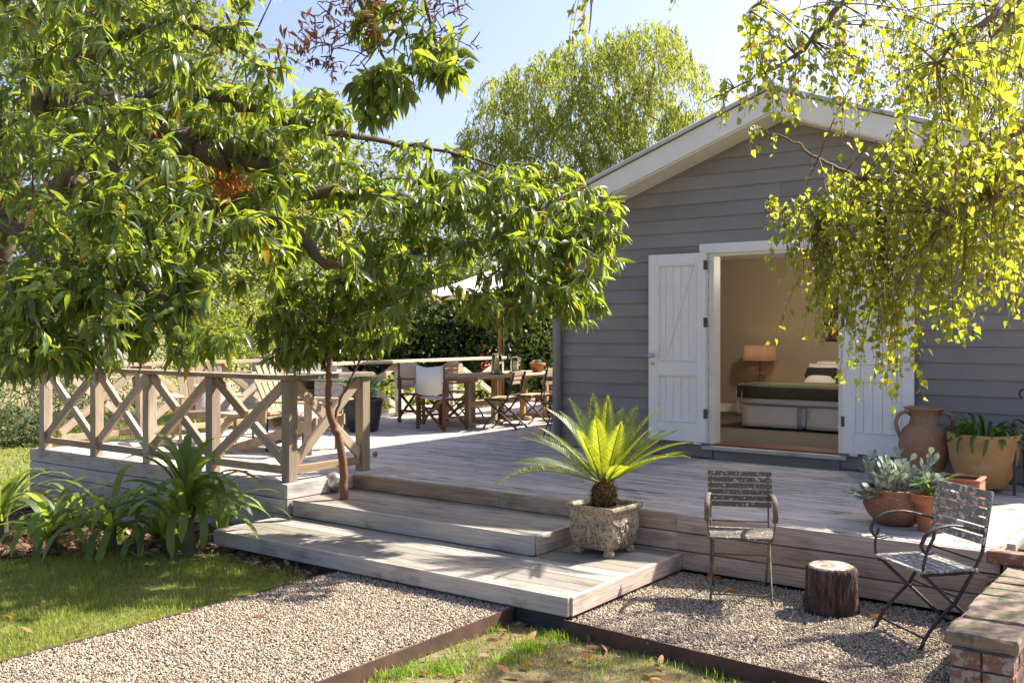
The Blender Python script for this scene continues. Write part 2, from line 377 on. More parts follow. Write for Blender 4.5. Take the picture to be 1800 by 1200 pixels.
def gp(n):
    y = 2.3 + 2.72 * rng.random(n) ** 1.0; x = rng.uniform(-5.235, -3.655, n); return np.stack([x, y, rng.uniform(-.004, .008, n)], -1)
def gc(n):
    x = rng.uniform(-3.23, -1.05, n); y = e2(x) + (6.46 - e2(x)) * rng.random(n); return np.stack([x, y, rng.uniform(-.004, .008, n)], -1)
gravel('path_gravel', 56000, gp); gravel('court_gravel', 44000, gc)
# grass
BL = [(-.5, 0, 0), (.5, 0, 0), (.3, .25, .6), (-.3, .25, .6), (0, .7, 1.)]
def blades(name, P, hgt, wid, mat, lean=.5):
    n = len(P); a = rng.uniform(0, 6.28, n); M = rotz(a) @ rotx(rng.uniform(-lean, lean, n))
    M = M * np.stack([wid, hgt, hgt], -1)[:, None, :]
    V = np.einsum('nij,kj->nki', M, np.array(BL)) + P[:, None, :]; k = 5
    b = (np.arange(n) * k)[:, None]
    f3 = np.concatenate([b + np.array([[0, 1, 2]]), b + np.array([[0, 2, 3]]), b + np.array([[3, 2, 4]])])
    o = link(name, mesh_np(name, V.reshape(-1, 3), f3), mat); o['kind'] = 'stuff'; return o
GRASS = leafmat('grass_blade', (.135, .19, .03), (.48, .55, .07), gloss=.6, tw=.45, yellow=(.42, .36, .12), ylw=.14)
THATCH = leafmat('dry_thatch', (.37, .32, .14), (.42, .36, .14), gloss=.9, tw=.3, yellow=(.18, .25, .04), ylw=.35)
n = 150000; x = rng.uniform(-9.6, -5.26, n); y = rng.uniform(1.6, 5.1, n)
u_, v_, d_ = proj(np.stack([x, y, h(x, y)], -1)); patch = np.sin(x * 3.1 + 1) * np.sin(y * 4.3) + .6 * np.sin(x * 9 + y * 7)
k = (y < yb(x) + rng.normal(0, .04, n)) & (u_ > -60) & (v_ < 1230) & (d_ > 1) & (rng.random(n) < .9 + .3 * patch)
P = np.stack([x, y, h(x, y)], -1)[k]; nn = len(P); hh = rng.uniform(.012, .036, nn) * np.where(rng.random(nn) < .06, 1.8, 1) * (1 + .35 * np.sin(P[:, 0] * 5) * np.sin(P[:, 1] * 6.1)); blades('grass', P, hh, rng.uniform(.003, .006, nn), GRASS, .8)
n = 45000; x = rng.uniform(-27, -11.1, n); y = rng.uniform(3, 22, n)
P = np.stack([x, y, h(x, y)], -1); blades('distant_grass', P, rng.uniform(.03, .08, n), rng.uniform(.012, .03, n), GRASS, .7)
n = 70000; x = rng.uniform(-3.63, -1.0, n); y = rng.uniform(3., 4.95, n); k = (y < e2(x) - .02)
P = np.stack([x, y, np.full(n, -.078)], -1)[k]; nn = len(P); blades('dry_grass', P, rng.uniform(.008, .024, nn) * (1 + .5 * np.sin(P[:, 0] * 9) * np.sin(P[:, 1] * 11)), rng.uniform(.0025, .005, nn), THATCH, 1.4)
TF = []
for (u0, v0, r0, m0) in ((975, 1120, .13, 700), (930, 1140, .12, 500), (1010, 1115, .08, 200), (780, 1180, .12, 380), (700, 1188, .12, 300), (640, 1192, .1, 200), (890, 1165, .16, 240), (860, 1105, .1, 160), (1150, 1170, .15, 120), (820, 1150, .25, 260), (1050, 1180, .3, 200), (1250, 1185, .2, 90), (740, 1165, .2, 160)):
    c0 = un(u0, v0, -.075); q = rng.normal(0, r0 * .5, (m0, 2)); TF.append(np.stack([c0[0] + q[:, 0], c0[1] + q[:, 1], np.full(m0, -.078)], -1))
P = np.concatenate(TF); P = P[P[:, 1] < 4.9]; nn = len(P); GR2 = leafmat('fresh_grass_tuft', (.10, .2, .02), (.35, .55, .03), gloss=.5, tw=.5)
blades('fresh_grass', P, rng.uniform(.025, .06, nn), rng.uniform(.004, .007, nn), GR2, .6)
# fallen leaves
LL = [(0, 0, 0), (.35, .16, .05), (.35, -.16, .07), (.7, .13, .1), (.7, -.13, .08), (1, 0, .02)]; LF = [(0, 2, 1), (1, 2, 4), (1, 4, 3), (3, 4, 5)]
def litter(name, P, lo, hi, mat):
    n = len(P); M = rotz(rng.uniform(0, 6.28, n)) @ rotx(rng.normal(0, .6, n)) @ roty(rng.normal(0, .35, n)); M = M * (rng.uniform(lo, hi, n))[:, None, None]
    P = P.copy(); P[:, 2] += .012; return scatter(name, LL, LF, P, M, mat)
n = 6500; x = rng.uniform(-11.3, -5.4, n); y = rng.uniform(3.2, 5.65, n); k = (y > yb(x) - .12) & ~((x > -6.7) & (y > 4.95))
litter('bed_leaf_litter', np.stack([x, y, h(x, y) - .01], -1)[k], .03, .12, BEDL)
n = 130; x = rng.uniform(-9, -5.3, n); y = rng.uniform(2, 4.9, n); k = y < yb(x)
litter('leaves_on_the_lawn', np.stack([x, y, h(x, y) + .015], -1)[k], .03, .09, DRYL)
n = 230; x = rng.uniform(-3.6, -1.2, n); y = rng.uniform(3.4, 4.9, n); k = (y < e2(x) - .05)
litter('leaves_on_the_dry_patch', np.stack([x, y, np.full(n, -.07)], -1)[k], .03, .11, DRYL)
P = [un(*q) for q in ((545, 1042, 0), (470, 1085, 0), (700, 1060, 0), (1180, 1022, 0), (1300, 1000, 0), (1185, 1063, 0), (1250, 1085, 0), (655, 1180, 0), (1330, 1130, 0))]
P += [(rng.uniform(-3.1, -1.2), rng.uniform(6.1, 6.4)) for _ in range(22)]
litter('leaves_on_the_gravel', np.array([(a, b, .008) for a, b in P]), .05, .12, DRYL)
# ------------------------------------------------------------------ deck and steps
deck = thing('timber_deck', 'large weathered grey timber deck with boarded edges in front of the cottage', 'deck', (-6, 8, 0))
def board_row(parent, x0, x1, y, z, w, mat=DECK, t=.025, joints=True, name='deck_board', gap=.0):
    L = x1 - x0; n = max(1, round(L / 4.3)) if joints else 1
    cuts = [x0] + sorted(x0 + L * (i + random.uniform(-.25, .25)) / n for i in range(1, n)) + [x1]
    for a, b in zip(cuts, cuts[1:]):
        a2 = round(a / .2) * .2 if a != x0 else a; b2 = round(b / .2) * .2 if b != x1 else b
        plank(name, (a2 + .001, y, z - t / 2 + random.uniform(-.0012, .0012)), (b2 - .001, y, z - t / 2), w, t, mat, parent, world=True, bev=.0014)
y = 6.5 + .045; bw = .0905; k = 0
while y < 14.9:
    x0 = -10.88 if y > 5 else -6.6; x1 = -1.16 if y < 9.44 else -6.36
    board_row(deck, x0, x1, y, D, bw - .005); y += bw
y = 5.735 + .02
while y < 6.5:
    board_row(deck, -10.88, -6.62, y, D, bw - .005); y += bw
def fascia_rows(parent, p, q, ztop, n, hgt=.134, mat=FASCG, t=.03, up=(0, 0, 1)):
    L = math.dist(p, q)
    for i in range(n):
        zc = ztop - hgt * (i + .5); f = random.uniform(.3, .7) if L > 3 else 1
        a = Vector((p[0], p[1], zc)); b = Vector((q[0], q[1], zc)); m_ = a.lerp(b, f)
        plank('fascia_board', a, m_ if L > 3 else b, t, hgt - .008, mat, parent, world=True, bev=.003)
        if L > 3: plank('fascia_board', m_ + (b - a).normalized() * .003, b, t, hgt - .008, mat, parent, world=True, bev=.003)
fascia_rows(deck, (-3.27, 6.485), (-1.14, 6.485), D + .001, 3, mat=FASC)
fascia_rows(deck, (-6.6, 6.485), (-3.27, 6.485), D + .001, 3, mat=FASC)
fascia_rows(deck, (-10.9, 5.70), (-6.63, 5.70), D + .001, 5, mat=FASCG)
fascia_rows(deck, (-6.615, 5.685), (-6.615, 6.5), D + .001, 5, mat=FASCG)
fascia_rows(deck, (-10.915, 5.685), (-10.915, 14.9), D + .001, 5, mat=FASCG)
fascia_rows(deck, (-1.145, 6.47), (-1.145, 9.4), D + .001, 3, mat=FASC)
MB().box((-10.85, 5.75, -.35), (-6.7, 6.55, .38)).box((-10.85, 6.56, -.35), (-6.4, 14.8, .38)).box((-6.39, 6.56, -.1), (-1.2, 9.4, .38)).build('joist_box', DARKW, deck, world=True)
lower = thing('lower_step', 'long low grey timber step nearest the gravel, carrying the stone planter', 'step', (-5, 5.6, 0), group='timber steps up to the deck')
sw = .1465; y = 4.992 + sw / 2
while y < 6.46:
    if y < 5.74: board_row(lower, -6.63, -3.25, y, .14, sw - .005, STEPW, joints=False)
    else: board_row(lower, -4.02, -3.25, y, .14, sw - .005, STEPW, joints=False)
    y += sw
plank('fascia_board', (-6.65, 4.975, .083), (-3.235, 4.975, .083), .03, .116, FASCG, lower, world=True, bev=.004)
plank('fascia_board', (-3.235, 4.992, .083), (-3.235, 6.468, .083), .03, .116, FASC, lower, world=True, bev=.004)
plank('fascia_board', (-6.65, 4.992, .083), (-6.65, 5.68, .083), .03, .116, FASCG, lower, world=True, bev=.004)
MB().box((-6.60, 5.03, -.2), (-3.29, 6.44, .112))  .build('step_base', BASEW, lower, world=True)
mid = thing('upper_step', 'shorter grey timber step between the lower step and the deck', 'step', (-5.3, 6.1, .14), group='timber steps up to the deck')
sw = .1405; y = 5.767 + sw / 2
while y < 6.47:
    board_row(mid, -6.58, -4.045, y, .28, sw - .005, STEPW, joints=False); y += sw
plank('fascia_board', (-6.59, 5.75, .211), (-4.035, 5.75, .211), .03, .14, FASCG, mid, world=True, bev=.004)
plank('fascia_board', (-4.035, 5.767, .211), (-4.035, 6.468, .211), .03, .14, FASC, mid, world=True, bev=.004)
MB().box((-6.56, 5.78, .142), (-4.06, 6.44, .25))  .build('step_base', BASEW, mid, world=True)
for (u0, v0, lb) in ((690, 837, 'flush round metal deck light set in the boards above the steps'),):
    p = un(u0, v0, D); o = MB().lathe([(.0, 0), (.045, 0), (.05, .004), (.04, .006), (0, .006)], 18, (p[0], p[1], D)).build('deck_light', paint('brushed_metal', (.6, .6, .6), .3), smooth=True); tag(o, lb, 'deck light')
# ------------------------------------------------------------------ cottage
YW = 9.5; XL, XR = -6.33, -.87; XC = -3.6; ZP = 4.08; SL = .362; YR = 9.08
house = thing('cottage', 'grey weatherboard cottage with cream gable boards and open white double doors', 'house', (XC, YW, 0))
OX0, OX1, OZ0, OZ1 = -4.36, -3.07, .565, 2.555
def roofz(x): return ZP - .24 - SL * abs(x - XC)
def wboard(x0, x1, z0, e, x0t=None, x1t=None, name='weatherboard'):
    x0t = x0 if x0t is None else x0t; x1t = x1 if x1t is None else x1t
    c = ((x0 + x1) / 2, YW, z0)
    vs = [(x0, YW - .030, z0), (x1, YW - .030, z0), (x1, YW, z0), (x0, YW, z0), (x0t, YW - .010, z0 + e + .012), (x1t, YW - .010, z0 + e + .012), (x1t, YW, z0 + e + .012), (x0t, YW, z0 + e + .012)]
    m = MB().add([Vector(v) - Vector(c) for v in vs], [(3, 2, 1, 0), (4, 5, 6, 7), (0, 1, 5, 4), (1, 2, 6, 5), (2, 3, 7, 6), (3, 0, 4, 7)])
    m.build(name, WB, house, Matrix.Translation(c), True)
e = .1475; z = D + .01
while z < ZP - .3:
    xr = (ZP - .22 - z) / SL; xt = max(.02, (ZP - .22 - z - e) / SL)
    a, b = max(XL, XC - xr), min(XR, XC + xr); at_, bt_ = max(XL, XC - xt), min(XR, XC + xt)
    if z + e < OZ0 - .02 or z > OZ1 + .08:
        if bt_ - at_ > 1.6:
            j = random.uniform(at_ + .5, bt_ - .5); wboard(a, j - .0015, z, e, at_, j - .0015); wboard(j + .0015, b, z, e, j + .0015, bt_)
        else: wboard(a, b, z, e, at_, bt_)
    else: wboard(a, OX0 - .02, z, e, at_, OX0 - .02); wboard(OX1 + .02, b, z, e, OX1 + .02, bt_)
    z += e
def wall_poly(pts, y0, y1, mat, name):
    n = len(pts); vs = [(x, y0, z) for x, z in pts] + [(x, y1, z) for x, z in pts]
    fs = [tuple(range(n)), tuple(reversed(range(n, 2 * n)))] + [(i, i + n, (i + 1) % n + n, (i + 1) % n) for i in range(n)]
    MB().add(vs, fs).build(name, mat, house, world=True)
YI = YW + .10; YB = 13.45
wall_poly([(XL, 0), (OX0 - .01, 0), (OX0 - .01, OZ1 + .02), (XC, OZ1 + .02), (XC, roofz(XC)), (XL, roofz(XL))], YW + .004, YI, PLAS, 'front_wall')
wall_poly([(XC, OZ1 + .02), (OX1 + .01, OZ1 + .02), (OX1 + .01, 0), (XR, 0), (XR, roofz(XR)), (XC, roofz(XC))], YW + .004, YI, PLAS, 'front_wall')
MB().box((OX0 - .01, YW - .02, 0), (OX1 + .01, YI, OZ0 - .05)).build('door_base', WB, house, world=True)
for i in range(17):                                         # side boards
    zz = D - .3 + i * .155
    MB().box((-.025, 0, 0), (.0, 6.4, .15)).build('side_weatherboard', WB, house, Matrix.Translation((XL + .0, YW + .01, zz)), True)
    MB().box((.0, 0, 0), (.025, 6.4, .15)).build('side_weatherboard', WB, house, Matrix.Translation((XR, YW + .01, zz)), True)
m = MB().box((XL + .002, YI, 0), (XL + .1, 15.9, roofz(XL))).build('side_wall', PLAS, house, world=True)
m = MB().box((XR - .1, YI, 0), (XR - .002, 15.9, roofz(XR))).build('side_wall', PLAS, house, world=True)
wall_poly([(XL, 0), (XR, 0), (XR, roofz(XR)), (XC, roofz(XC)), (XL, roofz(XL))], 15.9, 16.0, WB, 'rear_wall')
MB().box((XL + .1, YB, .3), (XR - .1, YB + .1, 3.0)).build('room_back_wall', PLAS, house, world=True)
MB().box((XL + .1, YI, 2.78), (XR - .1, YB, 2.84)).build('room_ceiling', CEIL, house, world=True)
MB().box((XL + .1, YI + .02, .5), (XR - .1, YB, .558)).build('room_floor', CARPET, house, world=True)
MB().box((XL + .101, YB - .018, .56), (XR - .101, YB - .001, .68)).build('skirting_board', CEIL, house, world=True)
plank('threshold', (OX0 - .04, YW + .17, .548), (OX1 + .04, YW + .17, .548), .36, .04, REDW, house, world=True)
plank('door_sill', (OX0 - .10, YW - .055, .535), (OX1 + .1, YW - .055, .535), .12, .035, FASCG, house, world=True)
# corner board, downpipe
MB().box((XL - .045, YW - .045, D), (XL + .005, YW - .0, 2.95)).build('corner_board', WB, house, world=True)
MB().box((XR - .005, YW - .045, D), (XR + .045, YW - .0, 2.95)).build('corner_board', WB, house, world=True)
MB().tube([(XL + .05, YW - .075, D + .02), (XL + .05, YW - .075, 2.86)], .038, 14).build('downpipe', WB, house, world=True, smooth=True)
# architrave and jambs
def mitre(x0, x1, z0, z1, side):
    pass
AT = .10; yf = YW - .045
MB().box((OX0 - .16, yf, OZ1 + .0), (OX1 + .16, YW + .003, OZ1 + .10)).build('door_head', WHITE, house, world=True, bevel=.003)
MB().box((OX0 - .16, yf, .57), (OX0 - .065, YW + .003, OZ1 - .002)).build('door_architrave', WHITE, house, world=True, bevel=.003)
MB().box((OX1 + .065, yf, .57), (OX1 + .16, YW + .003, OZ1 - .002)).build('door_architrave', WHITE, house, world=True, bevel=.003)
MB().box((OX0 - .06, YW - .03, .57), (OX0 - .001, YI + .03, OZ1 - .002)).build('door_jamb', TRIM, house, world=True, bevel=.002)
MB().box((OX1 + .001, YW - .03, .57), (OX1 + .06, YI + .03, OZ1 - .002)).build('door_jamb', TRIM, house, world=True, bevel=.002)
MB().box((OX0, YW - .012, OZ1 - .03), (OX1, YI + .03, OZ1 - .002)).build('door_jamb', TRIM, house, world=True)
BR = paint('aged_brass', (.12, .10, .08), .4, .2, 0); CH = paint('chrome_lock', (.55, .55, .55), .2, .05, 0)
def door(hx, ang, sgn):
    """leaf in its own frame: x 0..W from the hinge, z 0..Hh, front face towards -y"""
    W, Hh, T = .655, 1.975, .04
    M = Matrix.Translation((hx, YW - .075, .585)) @ Matrix.Rotation(ang, 4, 'Z')
    if sgn < 0: M = M @ Matrix.Scale(-1, 4, (1, 0, 0))
    d = MB().box((.001, 0, .001), (W - .001, .012, Hh - .001)).build('door', WHITE, house, M, True)
    def p(nm_, a, b, bev=.003, mat=WHITE): return MB().box(a, b).build(nm_, mat, d, bevel=bev)
    q = -.014
    p('stile', (0, q - .012, 0), (.105, -.001, Hh)); p('stile', (W - .105, q - .012, 0), (W, -.001, Hh))
    p('rail', (.1055, q - .012, 0), (W - .1055, -.001, .20)); p('rail', (.1055, q - .012, .70), (W - .1055, -.001, .84)); p('rail', (.1055, q - .012, Hh - .11), (W - .1055, -.001, Hh))
    for z0, z1 in ((.2, .70), (.84, Hh - .11)):
        bw_ = (W - .21) / 5
        for i in range(5): p('tongue_board', (.105 + i * bw_ + .0015, q + .004, z0), (.105 + (i + 1) * bw_ - .0015, -.001, z1), .003)
        for a, b in (((.106, q - .02, z0 + .001), (.122, q, z1 - .001)), ((W - .122, q - .02, z0 + .001), (W - .106, q, z1 - .001)), ((.1225, q - .02, z0 + .001), (W - .1225, q, z0 + .017)), ((.1225, q - .02, z1 - .017), (W - .1225, q, z1 - .001))): p('moulding', a, b, .004)
    a, b = Vector((.15, q - .004, Hh - .135)), Vector((W - .19, q - .004, .865))
    if sgn > 0: pass
    plank('brace_edge', a, b, .02, .008, WHITE, d, up=(0, 1, 0)); plank('brace_edge', b, b + Vector((.06, 0, 0)), .008, .02, WHITE, d)
    for zz in (.25, 1.2, Hh - .18): MB().tube([(-.008, -.012, zz), (-.008, -.012, zz + .1)], .010, 8).box((-.004, -.032, zz), (.022, -.027, zz + .1)).build('hinge', BR, d)
    MB().lathe([(0, 0), (.024, 0), (.024, .01), (.01, .014), (.01, .04), (.026, .05), (.03, .065), (.018, .075), (0, .075)], 16).build('handle', CH, d, Matrix.Translation((W - .05, q - .012, .90)) @ Matrix.Rotation(R(90), 4, 'X'), smooth=True)
    MB().lathe([(0, 0), (.02, 0), (.02, .012), (0, .012)], 14).build('lock', CH, d, Matrix.Translation((W - .05, q - .012, .81)) @ Matrix.Rotation(R(90), 4, 'X'))
    MB().box((.06, -.005, -.025), (.14, .01, 0)).build('door_block', WHITE, d)
door(OX0 - .062, R(2.2), -1)
door(OX1 + .062, R(-2.2), 1)
# roof
def slab(x0, z0, x1, z1, y0, y1, t, mat, name, **k):
    dx, dz = x1 - x0, z1 - z0; l = math.hypot(dx, dz); nx, nz = 0, -t * l / abs(dx)
    vs = [(x0, y0, z0), (x1, y0, z1), (x1, y1, z1), (x0, y1, z0), (x0 + nx, y0, z0 + nz), (x1 + nx, y0, z1 + nz), (x1 + nx, y1, z1 + nz), (x0 + nx, y1, z0 + nz)]
    return MB().add(vs, [(0, 1, 2, 3), (7, 6, 5, 4), (0, 4, 5, 1), (1, 5, 6, 2), (2, 6, 7, 3), (3, 7, 4, 0)]).build(name, mat, house, world=True)
for s in (-1, 1):
    xe = XC + s * 3.0; ze = ZP - SL * 3.0
    slab(XC + s * .001, ZP - .03, xe, ze - .03, YR + .03, 16.2, .05, TRIM, 'eave_lining')
    slab(XC + s * .001, ZP - .012, xe + s * .0, ze - .012, YR, YR + .028, .2, TRIM, 'barge_board')
    slab(XC + s * .001, ZP - .22, xe - s * .28, ze - .22 + SL * .28, YR + .032, YW - .035, .02, TRIM, 'soffit_lining')
    # corrugated iron: waves run down the slope
    nY = 260; ysr = np.linspace(YR - .035, 16.25, nY); wv = .010 * np.sin(ysr * 2 * math.pi / .076); V = []; 
    for x_, z_ in ((XC, ZP + .012), (xe + s * .05, ze - SL * .05 + .012)):
        V += [(x_, yy, z_ + ww) for yy, ww in zip(ysr, wv)]
    q = np.array([(i, i + 1, nY + i + 1, nY + i) for i in range(nY - 1)])
    link('roof_sheet', mesh_np('roof_sheet', V, q, True), ROOFM, house, world=True)
    MB().tube([(XC, YR - .03, ZP + .018), (xe + s * .04, YR - .03, ze - SL * .04 + .018)], .022, 10).build('barge_cap', ROOFM, house, world=True, smooth=True)
    MB().tube([(xe + s * .06, YR, ze - .04), (xe + s * .06, 16.2, ze - .04)], .055, 10).build('gutter', ROOFM, house, world=True, smooth=True)
MB().tube([(XC, YR - .03, ZP + .03), (XC, 16.2, ZP + .03)], .05, 10).build('ridge_cap', ROOFM, house, world=True, smooth=True)
# vent pipe on the roof
o = MB().tube([(-1.55, 13.0, 3.2), (-1.55, 13.0, 6.9)], .03, 8).build('mast_pole', paint('galvanised', (.5, .52, .55), .4)); tag(o, 'thin galvanised pole rising behind the right roof slope among the birch leaves', 'pole')
# rear wing
wing = thing('rear_wing', 'dark boarded wing standing behind the left corner of the grey cottage', 'building', (-7, 15.2, 0))
for i in range(18): MB().box((-8.55, 0, 0), (-6.4, .03, .152)).build('dark_weatherboard', WBD, wing, Matrix.Translation((0, 15.0 - (i % 1), .3 + i * .155)), True)
MB().box((-8.55, 15.032, .0), (-6.4, 19, 3.1)).build('wall', WBD, wing, world=True)
MB().box((-8.7, 14.8, 3.1), (-6.2, 19.2, 3.2)).build('roof', ROOFM, wing, world=True)
# ------------------------------------------------------------------ balustrades
def rail_run(pts, label, group, mat, hgt=.93, z=D, diag_mat=None, pw=.10, posts=None, parent=None, close=(True, True)):
    t = parent or thing('balustrade', label, 'railing', (pts[0][0], pts[0][1], z), 0, group)
    for i, (p, q) in enumerate(zip(pts, pts[1:])):
        P, Q = Vector((*p, 0)), Vector((*q, 0)); d = (Q - P).normalized()
        if i == 0 and close[0] or i > 0: plank('post', (p[0], p[1], z), (p[0], p[1], z + hgt - .04), pw, pw, mat, t, up=(d.y, -d.x, 0), world=True)
        if i == len(pts) - 2 and close[1]: plank('post', (q[0], q[1], z), (q[0], q[1], z + hgt - .04), pw, pw, mat, t, up=(d.y, -d.x, 0), world=True)
        a, b = P + d * pw * .5, Q - d * pw * .5; n = Vector((-d.y, d.x, 0))
        z0, z1 = z + .14, z + hgt - .06
        plank('bottom_rail', a + Vector((0, 0, z + .10)), b + Vector((0, 0, z + .10)), .045, .07, mat, t, world=True)
        plank('brace', a + Vector((0, 0, z0 + .02)) - n * .0, b + Vector((0, 0, z1)), .045, .085, mat, t, world=True)
        m1 = a.lerp(b, .5)
        zc = (z0 + z1) / 2; dz = (z1 - z0) / 2; L2 = (b - a).length / 2; k = .062
        for e0, e1 in ((0, .5 - k), (.5 + k, 1)):
            s_, f_ = a.lerp(b, e0), a.lerp(b, e1)
            plank('brace', s_ + Vector((0, 0, z1 + (z0 + .02 - z1) * e0)), f_ + Vector((0, 0, z1 + (z0 + .02 - z1) * e1)), .045, .085, mat, t, world=True)
    return t
bal = 'timber cross-braced balustrades round the deck'
fx = [-10.80, -9.76, -8.80, -7.78, -6.70]; fy = 5.80
t = rail_run([(x, fy) for x in fx], 'brown timber cross-braced balustrade along the front left edge of the deck', bal, RAILW)
plank('handrail', (-10.88, fy, D + .915), (-6.66, fy, D + .915), .15, .04, RAILW, t, world=True)
t2 = rail_run([(-6.70, fy), (-6.70, 6.70)], 'short timber cross-braced balustrade beside the slender tree at the steps', bal, RAILW, close=(False, True))
plank('handrail', (-6.70, fy + .077, D + .915), (-6.70, 6.78, D + .915), .15, .04, RAILW, t2, world=True)
t3 = rail_run([(-10.80, y_) for y_ in (5.92, 7.0, 8.1, 9.2)], 'timber cross-braced balustrade on the left side of the deck behind the loungers', bal, RAILW, close=(False, True))
plank('handrail', (-10.80, 5.88, D + .915), (-10.80, 9.3, D + .915), .15, .04, RAILW, t3, world=True)
t4 = rail_run([(-10.42, y_) for y_ in (9.9, 11.2, 12.5, 13.8)], 'pale bleached timber balustrade at the far side of the deck behind the dining table', bal, RAILP, hgt=.86)
plank('handrail', (-10.42, 9.75, D + .85), (-10.42, 13.9, D + .85), .15, .045, RAILP, t4, world=True)
# ------------------------------------------------------------------ folding slatted chair (faces -y)
def fchair(name, label, cat, loc, rz, group, arms, metal, woodm, r=.0085, nb=6, wd=.44, sh=.42, bh=.83, bz=.56, seat_n=7, gap=.006):
    t = thing(name, label, cat, loc, rz, group); hw = wd / 2
    for s in (-1, 1):
        x = s * (hw - .01)
        MB().tube(arc((x, -.22, .006), (x, -.19, .1), (x, -.0, .25), 5) + [(x, .12, sh), (x, .17, bz - .05), (x, .235, bh - .01)], r, 8).build('back_leg', metal, t, smooth=True)
        MB().tube([(x * .92, .26, .006), (x * .92, .20, .06), (x * .92, -.19, sh - .015)], r, 8).build('front_leg', metal, t, smooth=True)
        MB().tube([(x * .96, -.21, sh - .014), (x * .96, .15, sh - .014)], r * .9, 6).build('seat_rail', metal, t)
        MB().tube([(x, -.22, .003), (x + .0, -.25, .003)], r * 1.8, 6, .4).build('foot', metal, t)
        if arms:
            a = [(x * 1.03, .17, bz + .07)] + arc((x * 1.03, .10, bz + .09), (x * 1.1, -.10, bz + .16), (x * 1.12, -.21, bz + .07), 6) + arc((x * 1.12, -.235, bz + .02), (x * 1.12, -.22, bz - .045), (x * 1.12, -.165, bz - .02), 4)
            MB().tube(a, [.017] * (len(a) - 2) + [.019, .022], 8, .42).build('armrest', metal, t, smooth=True)
            MB().tube(arc((x * 1.12, -.18, bz + .02), (x * 1.12, -.23, bz - .08), (x * 1.0, -.205, sh - .01), 6), r * .8, 6).build('arm_support', metal, t)
    for yy, zz, k_ in ((-.19, .06, 1), (.215, .045, .92), (.03, .27, .96)):
        MB().tube([(-(hw - .01) * k_, yy, zz), ((hw - .01) * k_, yy, zz)], r * .7, 6).build('crossbar', metal, t)
    MB().tube([(-(hw - .01), .15, sh + .05), ((hw - .01), .15, sh + .05)], r * .7, 6).build('crossbar', metal, t)
    dz = (bh - bz) / nb
    for i in range(nb):
        z0 = bz + i * dz + dz / 2; yy = .165 + (.235 - .17) * ((z0 - bz + .05) / (bh - bz + .04))
        MB().box((-hw - .012, -.008, -dz / 2 + gap / 2), (hw + .012, .004, dz / 2 - gap / 2)).build('back_slat', woodm, t, Matrix.Translation((random.uniform(-.003, .003), yy - .012, z0)) @ Matrix.Rotation(R(-9), 4, 'X'), bevel=.002)
    for i in range(seat_n):
        y0 = -.225 + i * (.36 / seat_n)
        MB().box((-hw - .008, 0, 0), (hw + .008, .36 / seat_n - gap, .014)).build('seat_slat', woodm, t, Matrix.Translation((random.uniform(-.003, .003), y0, sh)), bevel=.002)
    return t
gch = 'folding slatted garden chairs with curled arms on the gravel'
c1f = Vector((-2.53, 5.90, 0)); a1 = math.atan2(.147, .32)
fchair('garden_chair', 'upright folding garden chair with dark slats and pale rusty legs left of the log stump', 'chair', (c1f.x - .22 * math.sin(a1), c1f.y + .22 * math.cos(a1), 0), a1, gch, True, IRONR, LICH, r=.0075, wd=.40, bz=.56, bh=.80)
fd = Vector((-.65, -.76)); a2 = math.atan2(fd.x, -fd.y)
fchair('garden_chair', 'turned folding garden chair with pale lichened slats and black iron legs beside the brick wall', 'chair', (-1.575 - fd.x * .22 + .03, 5.80 - fd.y * .22, 0), a2, gch, True, IRON, LICH2, r=.0105, bz=.56, bh=.86)
# stump
m = MB(); prof = [(.0, 0), (.165, 0), (.158, .06), (.152, .15), (.15, .25), (.146, .283), (.13, .29), (0, .291)]
o = m.lathe(prof, 72).build('log_stump', None, M=Matrix.Translation((-2.03, 6.12, -.005)), smooth=True)
for v in o.data.vertices:
    r_ = math.hypot(v.co.x, v.co.y)
    if r_ > .12:
        a = math.atan2(v.co.y, v.co.x); k = 1 + .05 * math.sin(a * 23 + 3 * math.sin(v.co.z * 14)) + .035 * math.sin(a * 41 + v.co.z * 20) + .03 * math.sin(a * 3 + 1)
        v.co.x *= k; v.co.y *= k
m_, t_, b_ = nm('rough_bark'); v_ = coords(t_, (9, 9, 2.4)); n_ = noise(t_, v_, 3.2, 8, .75)
t_.links.new(ramp(t_, n_, [(.36, (.022, .013, .009)), (.5, (.10, .06, .042)), (.68, (.21, .15, .115))]), b_.inputs['Base Color']); b_.inputs['Roughness'].default_value = .95; bump(t_, b_, n_, 1, .03)
o.data.materials.append(m_); tag(o, 'short sawn log stump with rough bark between the two garden chairs', 'log stump')
CUT = lichen('cut_wood', (.30, .23, .16), (.55, .50, .42), .5, 12)
c = MB().lathe([(0, 0), (.133, 0), (.128, .004), (0, .005)], 40).build('cut_face', CUT, o, Matrix.Translation((0, 0, .2895)))
def roughen(o, amp, cuts=4):
    bm = bmesh.new(); bm.from_mesh(o.data); bmesh.ops.subdivide_edges(bm, edges=bm.edges[:], cuts=cuts, use_grid_fill=True)
    from mathutils import noise as mn
    for v in bm.verts: p = o.matrix_local @ v.co * 14; v.co += mn.noise_vector(p) * amp + mn.noise_vector(p * 3) * amp * .5
    bm.to_mesh(o.data); bm.free()
